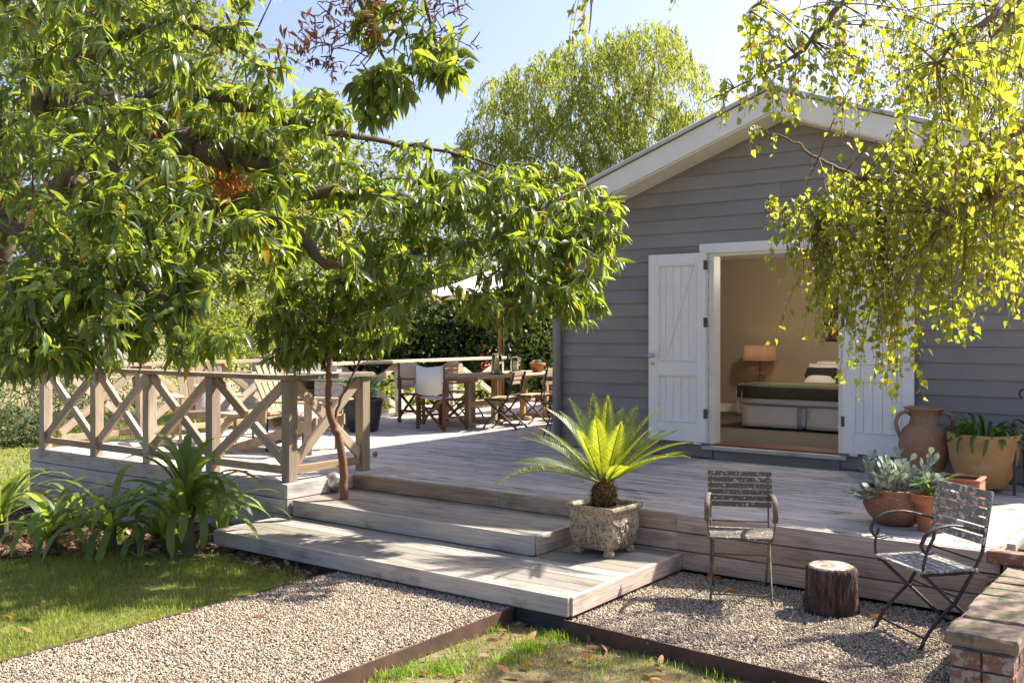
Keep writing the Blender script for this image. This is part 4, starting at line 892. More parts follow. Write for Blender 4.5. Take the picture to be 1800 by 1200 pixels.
tr_ = t_.nodes.new('ShaderNodeBsdfTranslucent'); tr_.inputs[0].default_value = (.23, .17, .135, 1); mx_ = t_.nodes.new('ShaderNodeMixShader'); mx_.inputs[0].default_value = .5
t_.links.new(b_.outputs[0], mx_.inputs[1]); t_.links.new(tr_.outputs[0], mx_.inputs[2]); t_.links.new(mx_.outputs[0], t_.nodes['Material Output'].inputs[0])
m = MB().lathe([(.185, .32), (.190, .32), (.175, .53), (.170, .53)], 48, sq=6); m.f = m.f[:-2]; m.build('lamp_shade', SH, lamp, Matrix.Rotation(R(45 - 53), 4, 'Z'), smooth=True)
m = MB().lathe([(0, 0), (.07, 0), (.07, .012), (.012, .03), (0, .03)], 16).tube([(0, 0, .02), (0, 0, .34)], .007, 6)
for s in (-1, 1): m.tube(spiral(s * .045, .20, .045, s, 12), .006, 6).tube(spiral(s * .035, .09, .035, -s, 12), .005, 6)
m.build('lamp_stem', IRON, lamp, Matrix.Rotation(R(36), 4, 'Z'))
pl_ = bpy.data.lights.new('lamp_bulb', 'POINT'); pl_.energy = .4; pl_.color = (1, .55, .25); pl_.shadow_soft_size = .05
po = bpy.data.objects.new('lamp_bulb', pl_); COL.objects.link(po); po.parent = lamp; po.location = (0, 0, .42)
cl = thing('ceiling_lamp', 'glowing frosted glass bowl on the bedroom ceiling seen under the door head', 'ceiling lamp', (-4.1, 11.3, 2.78))
GLW, t_, b_ = nm('lit_opal_glass'); b_.inputs['Base Color'].default_value = (.9, .8, .55, 1); b_.inputs['Emission Color'].default_value = (1, .72, .36, 1); b_.inputs['Emission Strength'].default_value = .45
MB().lathe([(0, -.13), (.05, -.12), (.11, -.08), (.15, -.03), (.155, 0), (0, 0)], 28).build('glass_bowl', GLW, cl, smooth=True)
pl2 = bpy.data.lights.new('ceiling_bulb', 'POINT'); pl2.energy = 17; pl2.color = (1, .88, .72); pl2.shadow_soft_size = .12
po2 = bpy.data.objects.new('ceiling_bulb', pl2); COL.objects.link(po2); po2.parent = cl; po2.location = (0, 0, -.25)
wp = thing('carved_panel', 'carved fretwork timber panel hanging on the bedroom wall above the bed', 'wall hanging', (-4.31, YB - .02, 1.61))
WPM = lichen('carved_wood', (.22, .15, .10), (.42, .34, .27), .5, 14)
MB().box((-.25, -.014, 0), (.45, .0, .75)).build('panel_back', DARKW, wp)
m = MB()
for i in range(6):
    for j in range(7): m.tube([(x + (-.2 + i * .12), -.018, z) for x, _, z in spiral(0, .05 + j * .108, .045, 1 if (i + j) % 2 else -1, 9)], .007, 4)
o = m.build('fretwork', WPM, wp); o['kind'] = 'stuff'
for x_ in (-.25, .45): MB().box((x_ - .012, -.026, -.01), (x_ + .012, -.002, .76)).build('panel_frame', WPM, wp)
# ------------------------------------------------------------------ leaves and branches
def norm(a): return a / np.maximum(np.linalg.norm(a, axis=-1, keepdims=True), 1e-9)
def frames(d, roll, s, up=(0, 0, 1)):
    x = norm(d); y = np.cross(np.array(up, float), x); y = norm(y + 1e-6); z = np.cross(x, y)
    c, q = np.cos(roll)[:, None], np.sin(roll)[:, None]; y2 = y * c + z * q; z2 = z * c - y * q
    return np.stack([x, y2, z2], -1) * np.asarray(s)[:, None, None]
def leafmesh(stations, droop, fold):
    V = []; F = []
    for x, w_ in stations:
        zc = -droop * x * x
        V += [(x - .15 * droop * x * x, 0, zc)] if w_ == 0 else [(x - .15 * droop * x * x, w_, zc + fold * w_), (x - .15 * droop * x * x, 0, zc), (x - .15 * droop * x * x, -w_, zc + fold * w_)]
    i = 0; idx = []
    for x, w_ in stations:
        k = 1 if w_ == 0 else 3; idx.append(list(range(i, i + k))); i += k
    for a, b in zip(idx, idx[1:]):
        if len(a) == 1 and len(b) == 3: F += [(a[0], b[1], b[0]), (a[0], b[2], b[1])]
        elif len(a) == 3 and len(b) == 1: F += [(a[0], a[1], b[0]), (a[1], a[2], b[0])]
        else: F += [(a[0], a[1], b[1]), (a[0], b[1], b[0]), (a[1], a[2], b[2]), (a[1], b[2], b[1])]
    return np.array(V), np.array(F)
CHL = [leafmesh([(0, 0), (.1, .04), (.3, .105), (.55, .125), (.8, .07), (1, 0)], dr, .35) for dr in (.2, .45, .75)]
BIL = [leafmesh([(0, 0), (.3, .012), (.42, .30), (.62, .27), (.85, .09), (1.05, 0)], dr, fo) for dr, fo in ((.05, .15), (.2, .4), (.12, .3))]
def foliage(parent, tmpl, pos, mats, mat, name='leaf', clump='small_leaves', top=300, size=None):
    """the leaves that show largest as parts, the rest joined"""
    pos = np.asarray(pos); n = len(pos); size = size if size is not None else np.linalg.norm(mats[:, :, 0], axis=1)
    u, v, d = proj(pos); vis = (u > -10) & (u < 1810) & (v > -10) & (v < 1210) & (d > .3)
    key = np.where(vis, size / np.maximum(d, .1), 0); order = np.argsort(-key); big = order[:top]; big = big[key[big] > 0]; rest = np.setdiff1d(np.arange(n), big)
    which = rng.integers(0, len(tmpl), n)
    mes = []
    for V, F in tmpl:
        me = mesh_np(name, V, F, True); me.materials.append(mat); mes.append(me)
    for i in big:
        M = Matrix(mats[i].tolist()).to_4x4(); M.translation = Vector(pos[i]); link(name, mes[which[i]], None, parent, M, True)
    Vs = []; Fs = []; off = 0
    for k_, (V, F) in enumerate(tmpl):
        r_ = rest[which[rest] == k_]
        if len(r_) == 0: continue
        VV = np.einsum('nij,kj->nki', mats[r_], V) + pos[r_][:, None, :]; FF = F[None] + (np.arange(len(r_)) * len(V))[:, None, None] + off
        Vs.append(VV.reshape(-1, 3)); Fs.append(FF.reshape(-1, 3)); off += VV.shape[0] * VV.shape[1]
    if Vs:
        o = link(clump, mesh_np(clump, np.concatenate(Vs), np.concatenate(Fs), True), mat, parent, Matrix(), True); o['kind'] = 'stuff'
def tubes_np(name, segs, mat, parent, n=4, kind='stuff'):
    """segs: list of (points, radii)"""
    V = []; F = []; off = 0
    for pts, rs in segs:
        P = np.array([tuple(p) for p in pts]); m = len(P); T = norm(np.gradient(P, axis=0)); a = np.where(np.abs(T[:, 2:3]) < .9, [[0, 0, 1.]], [[1., 0, 0]])
        U = norm(np.cross(T, a)); W = np.cross(T, U); ang = np.arange(n) * 2 * np.pi / n
        ring = U[:, None] * np.cos(ang)[None, :, None] + W[:, None] * np.sin(ang)[None, :, None]
        V.append((P[:, None] + ring * np.array(rs)[:, None, None]).reshape(-1, 3))
        i, j = np.meshgrid(np.arange(m - 1), np.arange(n), indexing='ij'); a_ = i * n + j; b_ = i * n + (j + 1) % n
        F.append(np.stack([a_, b_, b_ + n, a_ + n], -1).reshape(-1, 4) + off); off += m * n
    o = link(name, mesh_np(name, np.concatenate(V), np.concatenate(F), True), mat, parent, Matrix(), True)
    if kind: o['kind'] = kind
    return o
def smooth_path(pts, rs, k=5, wob=.02):
    pts = [np.array(tuple(p), float) for p in pts]; out = []; ro = []
    for i in range(len(pts) - 1):
        p0, p1, p2, p3 = pts[max(i - 1, 0)], pts[i], pts[i + 1], pts[min(i + 2, len(pts) - 1)]
        for j in range(k):
            t = j / k; q = .5 * (2 * p1 + (p2 - p0) * t + (2 * p0 - 5 * p1 + 4 * p2 - p3) * t * t + (3 * p1 - p0 - 3 * p2 + p3) * t ** 3)
            out.append(q + rng.normal(0, wob * rs[i], 3) * 4); ro.append(rs[i] + (rs[i + 1] - rs[i]) * t)
    out.append(pts[-1]); ro.append(rs[-1]); return out, ro
def attach(nodes, tips, spread=.22):
    """joins each tip to the nearest wood already there; returns the twigs and the direction each arrives in"""
    nodes = [np.array(tuple(p)) for p in nodes]; A = np.array(nodes); segs = []; dirs = {}
    d0 = np.array([np.min(np.linalg.norm(A - t, axis=1)) for t in tips]); pool = list(A)
    for i in np.argsort(d0):
        t = tips[i]; P_ = np.array(pool); dd = np.linalg.norm(P_ - t, axis=1) + .35 * np.maximum(0, t[2] - P_[:, 2]) * 0; j = int(np.argmin(dd)); p = P_[j]; L = dd[j]
        mid_ = (p + t) / 2 + np.array([0, 0, .12 * L]) + rng.normal(0, .05 * L, 3)
        pts = [p * (1 - s) ** 2 + mid_ * 2 * s * (1 - s) + t * s * s for s in np.linspace(0, 1, 5)]
        segs.append((pts, np.linspace(min(.018, .005 + .010 * L), .003, 5))); pool += pts[1:]; dirs[i] = norm((pts[-1] - pts[-2])[None])[0]
    return segs, dirs
def inell(cx, cy, rx, ry, n):
    a = rng.uniform(0, 6.2832, n); r = np.sqrt(rng.random(n)); return np.stack([cx + rx * r * np.cos(a), cy + ry * r * np.sin(a)], -1)
DENS = 1.75
def tips_from(blobs):
    out = []
    for cx, cy, rx, ry, n, d0, d1 in blobs:
        for u, v in inell(cx, cy, rx, ry, int(n * DENS)): out.append(np.array(tuple(at(u, v, rng.uniform(d0, d1)))))
    return out
def chest_leaves(tips, dirs, lo=.10, hi=.185, nl=(13, 20), dens=1.):
    pos = []; dr = []; sz = []; burrs = []
    for i, t in enumerate(tips):
        D_ = dirs[i]; n = int(rng.integers(*nl) * dens); a0 = rng.uniform(0, 6.28)
        ax = norm((D_ * np.array([1, 1, .3]) + np.array([0, 0, -.15]))[None])[0]
        s1 = norm(np.cross(ax, [0, 0, 1.])[None])[0]; s2 = np.cross(ax, s1)
        for k_ in range(n):
            back = rng.random() ** 1.3 * .26; p = t - ax * back; a = a0 + k_ * 2.4
            o_ = s1 * math.cos(a) + s2 * math.sin(a) * .7; open_ = .35 + .9 * min(1, back / .16 + .25)
            d_ = ax * (1.1 - .5 * min(1, back / .2)) + o_ * open_ + np.array([0, 0, -.12 - .55 * rng.random()]); pos.append(p); dr.append(d_); sz.append((lo + (hi - lo) * rng.random()) * (.6 + .4 * min(1, back / .07)) * (.55 if rng.random() < .12 else 1))
        if rng.random() < .55: burrs.append(t + ax * .05 + np.array([0, 0, .03]) + rng.normal(0, .015, 3)); 
        if rng.random() < .22: burrs.append(t + ax * -.02 + rng.normal(0, .04, 3))
    pos = np.array(pos); dr = np.array(dr); sz = np.array(sz)
    return pos, frames(dr, rng.normal(0, .45, len(pos)), sz), sz, burrs
def burr_mesh():
    V = []; F = []; nb_ = 70; g = (1 + 5 ** .5) / 2
    for i in range(nb_):
        z = 1 - 2 * (i + .5) / nb_; r_ = math.sqrt(1 - z * z); a = 2 * math.pi * i / g; d_ = Vector((r_ * math.cos(a), r_ * math.sin(a), z))
        x = d_.orthogonal().normalized(); y = d_.cross(x); k_ = len(V)
        for q in range(3): V.append(d_ * .62 + (x * math.cos(q * 2.1) + y * math.sin(q * 2.1)) * .17)
        V.append(d_ * 1.0 + x * .05); F += [(k_, k_ + 1, k_ + 3), (k_ + 1, k_ + 2, k_ + 3), (k_ + 2, k_, k_ + 3)]
    k_ = len(V); bm = bmesh.new(); bmesh.ops.create_icosphere(bm, subdivisions=1, radius=.68); V += [v.co.copy() for v in bm.verts]; F += [tuple(v.index + k_ for v in f.verts) for f in bm.faces]; bm.free()
    return V, F
_bv, _bf = burr_mesh()
BME = mesh_np('burr', _bv, _bf); BME.materials.append(BURR)
def put_burrs(parent, burrs, r=.032, top=120):
    for p in burrs[:top]:
        M = Matrix.Translation(Vector(p)) @ Matrix.Rotation(random.uniform(0, 6), 4, 'X') @ Matrix.Scale(r * random.uniform(.8, 1.15), 4); link('burr', BME, None, parent, M, True)
# ---- the big chestnut: trunk out of frame at the left, limbs reaching over the deck
ct_ = thing('chestnut_tree', 'large spreading chestnut tree with drooping leaves and spiky burrs over the left deck', 'tree', (-9.9, 4.0, -.25))
T0 = Vector((-9.9, 4.0, -.3)); T1 = Vector((-9.75, 4.05, .9)); T2 = Vector((-9.5, 4.3, 2.1))
p_, r_ = smooth_path([T0, T1, T2, Vector((-9.3, 4.5, 3.0))], [.34, .26, .23, .2], 6, .05); tubes_np('trunk', [(p_, r_)], BARK, ct_, 16, None)
limbs = [
 ([T2 + Vector((.1, .1, .5)), at(60, 200, 8.6), at(180, 190, 8.2), at(255, 203, 8), at(300, 250, 7.8), at(370, 264, 7.6), at(430, 285, 7.6), at(560, 330, 7.7), at(700, 350, 7.9), at(860, 372, 8.1), at(1000, 372, 8.2)], [.17, .15, .13, .115, .11, .10, .085, .05, .035, .022, .01]),
 ([T2, at(100, 330, 8.6), at(210, 350, 8.3), at(310, 352, 8), at(350, 372, 7.9), at(415, 366, 7.8), at(520, 420, 7.6), at(640, 480, 7.7), at(740, 440, 8.1), at(850, 430, 8.3), at(990, 470, 8.3)], [.15, .12, .10, .085, .08, .07, .05, .035, .025, .016, .008]),
 ([at(250, 200, 8.0), at(290, 165, 7.9), at(400, 172, 7.8), at(480, 200, 7.7), at(600, 235, 7.8), at(760, 262, 8.2), at(900, 300, 8.3)], [.08, .06, .045, .035, .028, .015, .008]),
 ([Vector((-9.3, 4.5, 3.0)), at(-20, 40, 7.8), at(120, -60, 7), at(350, -150, 6.5), at(540, -150, 6.2), at(620, -20, 6.1), at(680, 110, 6.1)], [.16, .12, .09, .06, .045, .022, .007]),
 ([at(350, -150, 6.5), at(560, -190, 6.), at(700, -140, 6), at(740, -20, 6), at(770, 90, 6.0)], [.05, .035, .025, .015, .006]),
 ([T1 + Vector((.1, 0, .4)), at(-40, 400, 7.9), at(60, 440, 7.2), at(140, 480, 6.6), at(240, 500, 6.2), at(330, 540, 6.2)], [.10, .07, .05, .04, .025, .01]),
 ([at(-40, 400, 7.9), at(-60, 500, 6.8), at(20, 540, 6.2), at(90, 590, 5.8)], [.05, .04, .025, .01]),
 ([at(60, 200, 8.6), at(100, 120, 8), at(220, 60, 7.4), at(330, 50, 7), at(420, 90, 7)], [.07, .05, .035, .022, .01]),
 ([at(100, 330, 8.6), at(160, 290, 7.6), at(260, 330, 6.8), at(380, 400, 6.6), at(470, 440, 6.7)], [.06, .05, .035, .022, .01]),
]
nodes = []
for p, r in limbs:
    a, b = smooth_path(p, r, 6, .12); tubes_np('limb', [(a, b)], BARK, ct_, 10, None); nodes += a[6:]
blobs = [(200, 30, 250, 110, 62, 5.8, 8.8), (330, -40, 140, 80, 14, 5.8, 7.5), (110, 150, 190, 110, 44, 5.8, 8.6), (360, 130, 150, 90, 20, 6.4, 8.4), (420, 235, 200, 90, 48, 6.8, 8.8), (540, 260, 110, 110, 48, 7, 8.6),
 (150, 300, 220, 110, 36, 5.8, 8.2), (120, 420, 190, 100, 50, 5.6, 7.8), (380, 430, 170, 100, 54, 6.2, 8.0), (560, 400, 150, 110, 84, 6.8, 8.6),
 (40, 560, 90, 90, 22, 5.5, 6.3), (230, 520, 130, 80, 32, 5.6, 6.8), (110, 630, 120, 38, 15, 5.5, 6.1), (300, 580, 110, 52, 20, 5.8, 6.6), (345, 612, 55, 28, 6, 5.8, 6.4),
 (730, 320, 110, 75, 64, 7.2, 8.8), (820, 400, 130, 100, 100, 7.2, 8.8), (940, 370, 130, 85, 84, 7.4, 8.8), (1035, 380, 60, 60, 16, 7.6, 8.6), (1060, 425, 45, 40, 8, 7.8, 8.6), (960, 480, 110, 75, 56, 7.3, 8.6), (900, 530, 60, 40, 12, 7.4, 8.2),
 (700, 440, 80, 80, 36, 7.2, 8.4), (1010, 545, 55, 22, 6, 7.8, 8.4), (690, 560, 45, 45, 8, 7.0, 8.0), (770, 500, 70, 28, 16, 7.3, 8.4), (845, 535, 55, 28, 12, 7.3, 8.4),
 (690, 150, 80, 32, 12, 5.7, 6.3), (775, 120, 40, 45, 8, 5.8, 6.2), (650, 190, 40, 28, 5, 5.8, 6.2), (700, 40, 90, 50, 7, 5.8, 6.3)]
tips = tips_from(blobs)
extra = [np.array(q) for q in zip(rng.uniform(-9.5, -5.6, 60), rng.uniform(3.2, 8.4, 60), rng.uniform(4.1, 6.2, 60))]
ee = []
for q in extra:                                             # crown above the picture
    u_, v_, d_ = proj(q)
    sx_, sy_ = q[0] - .45 * q[2], q[1] - .9 * q[2]
    if v_[0] < -30 and d_[0] > 4.2 and (u_[0] < 760) and not (-8.6 < sx_ < -3.4 and 1.5 < sy_ < 5): ee.append(q)
tips = [q for q in tips if not (-7.8 < q[0] - .45 * q[2] < -3.6 and 2.2 < q[1] - .9 * q[2] < 4.7 and rng.random() < .6)]
tips += ee
segs, dirs = attach(nodes, tips); tubes_np('twigs', segs, TWIG, ct_, 4)
pos, mats, sz, burrs = chest_leaves(tips, dirs)
foliage(ct_, CHL, pos, mats, CHEST, size=sz); bu = np.array(burrs); u_, v_, d_ = proj(bu); order = np.argsort(np.where((v_ > 0) & (u_ > 0), d_, 99)); put_burrs(ct_, [burrs[i] for i in order], .034, 170)
# dead twigs and brown leaf bunches at the top
DEAD = leafmat('dead_chestnut_leaf', (.13, .065, .038), (.24, .10, .05), gloss=.8, tw=.3)
bt_ = tips_from([(700, 20, 140, 55, 110, 5.8, 6.3), (600, 60, 75, 70, 60, 5.8, 6.3), (800, 80, 55, 45, 24, 5.9, 6.2), (700, 120, 90, 50, 40, 5.8, 6.2)]); sg, _ = attach(nodes, bt_); tubes_np('bare_twigs', sg, TWIG, ct_, 3)
dt_ = tips_from([(530, 85, 18, 25, 5, 5.9, 6.2), (560, 110, 25, 18, 5, 5.9, 6.2), (640, 25, 60, 18, 6, 5.9, 6.2), (660, 55, 30, 10, 3, 5.9, 6.2), (780, 10, 30, 12, 3, 5.9, 6.2), (550, 45, 10, 10, 2, 5.9, 6.2)])
pos, mats, sz, _ = chest_leaves(dt_, {i: norm(rng.normal(0, 1, (1, 3)))[0] for i in range(len(dt_))}, .05, .09, (8, 13)); foliage(ct_, CHL, pos, mats, DEAD, 'dead_leaf', 'dead_leaves', 0, sz)
dt_ = tips_from([(395, 320, 45, 50, 46, 7.6, 8.8), (330, 250, 30, 22, 9, 7.6, 8.)])
pos, mats, sz, _ = chest_leaves(dt_, {i: norm(rng.normal(0, 1, (1, 3)))[0] for i in range(len(dt_))}, .06, .12, (8, 13)); foliage(ct_, CHL, pos, mats, leafmat('rusty_leaf', (.28, .11, .03), (.6, .25, .06), gloss=.8, tw=.45), 'dead_leaf', 'dead_leaves', 0, sz)
# ---- slender tree growing through the step
yx, yy_ = un(604, 877, .28); yt = thing('young_tree', 'slender young tree with a red-brown leaning trunk growing up through the steps', 'tree', (yx, yy_, .28))
dd_ = 1.475 * F_ / (877 - 580)
tp_ = [Vector((yx, yy_, .2)), at(604, 850, dd_), at(598, 780, dd_), at(582, 735, dd_), at(577, 700, dd_), at(578, 640, dd_), at(577, 580, dd_), at(585, 520, dd_ - .1), at(600, 450, dd_ - .2), at(590, 360, dd_ - .2)]
a, b = smooth_path(tp_, [.040, .037, .035, .033, .028, .026, .024, .02, .015, .008], 6, .022); tubes_np('trunk', [(a, b)], BARKR, yt, 12, None)
l2 = [([at(588, 745, dd_), at(600, 700, dd_ + .05), at(640, 620, dd_ + .1), at(690, 540, dd_)], [.014, .012, .01, .006]), ([at(577, 580, dd_), at(530, 540, dd_ - .3), at(490, 520, dd_ - .6)], [.014, .01, .006]), ([at(585, 520, dd_ - .1), at(640, 500, dd_ - .2), at(700, 520, dd_ - .2)], [.012, .009, .005])]
nd = a[30:]
for p, r in l2: x_, r2 = smooth_path(p, r, 5, .1); tubes_np('limb', [(x_, r2)], BARKR, yt, 6, None); nd += x_
tips = tips_from([(560, 540, 100, 60, 36, 7.9, 9.0), (500, 590, 55, 50, 18, 7.7, 8.7), (580, 605, 45, 30, 8, 8, 8.9), (660, 570, 60, 50, 16, 8.2, 9.2), (640, 480, 100, 60, 26, 8, 9.2), (520, 625, 30, 18, 4, 7.8, 8.6)])
sg, dr_ = attach(nd, tips); tubes_np('twigs', sg, TWIG, yt, 4); pos, mats, sz, burrs = chest_leaves(tips, dr_); foliage(yt, CHL, pos, mats, CHEST, size=sz); put_burrs(yt, burrs, .034, 40)
# ---- birch
bi = thing('birch_tree', 'weeping birch with small bright yellow-green leaves hanging across the right of the cottage', 'tree', (1.3, 5.6, 0))
p_, r_ = smooth_path([Vector((1.3, 5.6, -.05)), Vector((1.25, 5.6, 1.5)), Vector((1.1, 5.5, 3.4)), Vector((.9, 5.3, 5.5))], [.16, .13, .11, .06], 6, .05); tubes_np('trunk', [(p_, r_)], BARKB, bi, 14, None)
bl = [
 ([Vector((1.2, 5.6, 2.4)), at(1950, 330, 4.6), at(1800, 342, 4.5), at(1640, 348, 4.5), at(1500, 356, 4.5), at(1400, 372, 4.5), at(1345, 372, 4.5)], [.05, .03, .02, .014, .01, .006, .003]),
 ([Vector((1.15, 5.55, 2.9)), at(1900, 200, 4.4), at(1700, 270, 4.4), at(1540, 315, 4.4), at(1450, 285, 4.4), at(1385, 245, 4.4), at(1340, 235, 4.4)], [.05, .025, .016, .011, .008, .005, .002]),
 ([Vector((1.1, 5.5, 3.4)), at(1900, -100, 4.6), at(1600, -120, 4.4), at(1480, 10, 4.2), at(1400, 95, 4.2), at(1320, 140, 4.2), at(1240, 180, 4.2)], [.05, .03, .022, .014, .009, .005, .002]),
 ([Vector((1.0, 5.4, 4.4)), at(1800, -260, 4.2), at(1400, -300, 4), at(1150, -180, 4), at(1060, -60, 4), at(1035, 60, 4)], [.045, .03, .02, .012, .006, .002]),
 ([at(1600, -120, 4.4), at(1500, -60, 4.1), at(1380, -40, 4.0), at(1320, 20, 4.0)], [.02, .012, .008, .003]),
 ([at(1900, -100, 4.6), at(1780, 0, 3.8), at(1700, 60, 3.6), at(1640, 120, 3.6)], [.02, .014, .01, .004]),
 ([at(1900, -100, 3.4), at(1850, 0, 2.6), at(1790, 40, 2.3), at(1740, 60, 2.2)], [.016, .01, .007, .003]),
 ([Vector((1.0, 5.4, 4.2)), Vector((.7, 6.6, 4.9)), Vector((.1, 7.8, 5.2)), Vector((-.8, 8.6, 5.0)), Vector((-1.2, 8.7, 4.6))], [.06, .045, .03, .018, .006]),
 ([Vector((.7, 6.6, 4.9)), Vector((.9, 7.8, 4.9)), Vector((.9, 8.7, 4.6))], [.03, .02, .006]),
 ([at(1900, 200, 4.4), at(1820, 300, 4.0), at(1740, 360, 3.9), at(1660, 380, 3.9)], [.02, .014, .01, .004]),
]
bn = []
for p, r in bl: a, b = smooth_path(p, r, 6, .15); tubes_np('limb', [(a, b)], TWIGB, bi, 6, None); bn += a
strands = []                                                 # start u, v, depth, length in px
def st(cx, cy, rx, ry, n, d0, d1, l0, l1):
    for u, v in inell(cx, cy, rx, ry, int(n * 1.12)): strands.append((u, v, rng.uniform(d0, d1), rng.uniform(l0, l1)))
st(1420, 20, 120, 40, 26, 3.8, 4.5, 80, 190); st(1370, 90, 60, 50, 10, 3.9, 4.4, 60, 130); st(1480, 110, 70, 60, 14, 3.9, 4.5, 50, 120); st(1310, 155, 70, 25, 8, 4.1, 4.3, 30, 70); st(1395, 130, 25, 15, 4, 4.1, 4.3, 80, 110)
st(1045, -30, 30, 15, 6, 3.8, 4.1, 70, 130); st(1195, -25, 10, 10, 2, 3.9, 4, 30, 40); st(1340, 225, 30, 10, 3, 4.3, 4.4, 30, 50)
st(1440, 350, 90, 25, 28, 4.2, 4.6, 50, 130); st(1560, 340, 110, 60, 60, 4.0, 4.7, 70, 170); st(1700, 330, 100, 90, 76, 3.8, 4.7, 80, 200); st(1490, 450, 70, 50, 30, 4.2, 4.6, 80, 170); st(1560, 500, 45, 45, 22, 4.2, 4.6, 100, 190); st(1450, 480, 30, 30, 6, 4.2, 4.6, 80, 130); st(1390, 400, 20, 25, 5, 4.3, 4.6, 60, 110); st(1430, 430, 12, 15, 4, 4.3, 4.5, 60, 100)
st(1660, 480, 70, 50, 22, 4.0, 4.6, 50, 110); st(1770, 450, 50, 40, 12, 4.0, 4.6, 50, 110)
st(1640, 60, 80, 110, 36, 3.6, 4.6, 70, 170); st(1740, 80, 70, 120, 30, 3.2, 4.4, 70, 180); st(1770, 20, 40, 40, 7, 2.1, 2.6, 80, 200); st(1720, 230, 90, 60, 26, 3.6, 4.6, 70, 160)
st(1600, 250, 60, 40, 12, 4.0, 4.6, 60, 120)
segs = []; pos = []; dr = []; sz = []; catk = []; starts = []
for u, v, d_, l in strands:
    p0 = np.array(tuple(at(u, v, d_))); L = l / F_ * d_; starts.append((p0, L))
for _ in range(60):                                        # the rest of the crown, right of the picture
    p0 = np.array([rng.uniform(1.0, 2.6), rng.uniform(4.6, 7.4), rng.uniform(2.6, 5.0)]); u_, v_, d_ = proj(p0)
    if u_[0] > 1850 or v_[0] < -80 and d_[0] > 3: starts.append((p0, rng.uniform(.3, .8)))
for _ in range(160): starts.append((np.array([rng.uniform(-1.35, 1.0), rng.uniform(7.3, 8.95), rng.uniform(3.1, 4.5)]), rng.uniform(.3, .75)))
for p0, L in starts:
    sw = rng.normal(0, .10, 2); n = max(4, int(L / .022)); ts = np.linspace(0, 1, 6); hx_, hy_ = rng.normal(0, .12, 2) * L
    f = lambda t: p0 + np.array([hx_ * (1 - (1 - t) ** 2) + sw[0] * L * t * t, hy_ * (1 - (1 - t) ** 2) + sw[1] * L * t * t, -L * t * (.55 + .45 * t) if False else -L * (t ** 1.25)])
    segs.append(([f(t) for t in ts], np.linspace(.0022, .0008, 6)))
    for k_ in range(n):
        t = (k_ + rng.random()) / n; a = rng.uniform(0, 6.28); pos.append(f(t)); dr.append([math.cos(a) * .8, math.sin(a) * .8, -rng.uniform(.1, 1.5)]); sz.append(rng.uniform(.034, .060) if rng.random() < .8 else rng.uniform(.02, .034))
    if rng.random() < .3: catk.append(f(rng.uniform(.3, 1)))
    j = bn[int(np.argmin([np.linalg.norm(np.array(tuple(q)) - p0) for q in bn[::2]])) * 2]; j = np.array(tuple(j)); md = (j + p0) / 2 + np.array([0, 0, .1 * np.linalg.norm(j - p0)])
    segs.append(([j * (1 - s) ** 2 + md * 2 * s * (1 - s) + p0 * s * s for s in np.linspace(0, 1, 5)], np.linspace(.004, .0022, 5)))
    for s in np.linspace(.35, 1, int(2 + 14 * np.linalg.norm(j - p0))): pos.append(j * (1 - s) ** 2 + md * 2 * s * (1 - s) + p0 * s * s); a = rng.uniform(0, 6.28); dr.append([math.cos(a), math.sin(a), -.6]); sz.append(rng.uniform(.03, .055))
tubes_np('hanging_twigs', segs, TWIGB, bi, 3); pos = np.array(pos); dr = np.array(dr); sz = np.array(sz)
foliage(bi, BIL, pos, frames(dr, rng.normal(0, .9, len(pos)), sz), BIRCH, size=sz)
CAT = paint('catkin', (.20, .10, .05), .9); tubes_np('catkins', [([c, c + np.array([.002, .0, -.014]), c + np.array([.0, .002, -.032])], [.0025, .0042, .002]) for c in catk], CAT, bi, 5)
print('big trees', len(pos))
# ---- cycad
cy = thing('cycad', 'potted cycad with a shaggy brown stem and a crown of stiff yellow-green fronds', 'plant', (PX, PY, .14 + .34))
m = MB().lathe([(0, 0), (.085, 0), (.095, .05), (.09, .12), (.06, .17), (0, .18)], 20).build('stem', paint('cycad_stem', (.09, .055, .03), .95, .3, 1, .1, sc_=14), cy, smooth=True)
V = []; F = []
for i in range(420):
    a = random.uniform(0, 6.28); z = random.uniform(.0, .175); r_ = .09 if z < .11 else .09 - (z - .11) * .7; d_ = Vector((math.cos(a), math.sin(a), random.uniform(-.2, 1.6))).normalized(); p = Vector((r_ * math.cos(a), r_ * math.sin(a), z)); s = Vector((-math.sin(a), math.cos(a), 0)) * random.uniform(.005, .011); L = random.uniform(.02, .055); k_ = len(V)
    V += [p - s, p + s, p + d_ * L]; F.append((k_, k_ + 1, k_ + 2))
SCL = leafmat('dry_scale', (.22, .13, .06), (.3, .18, .07), gloss=.9, tw=.2)
o = MB().add(V, F).build('stem_scales', SCL, cy); o['kind'] = 'stuff'
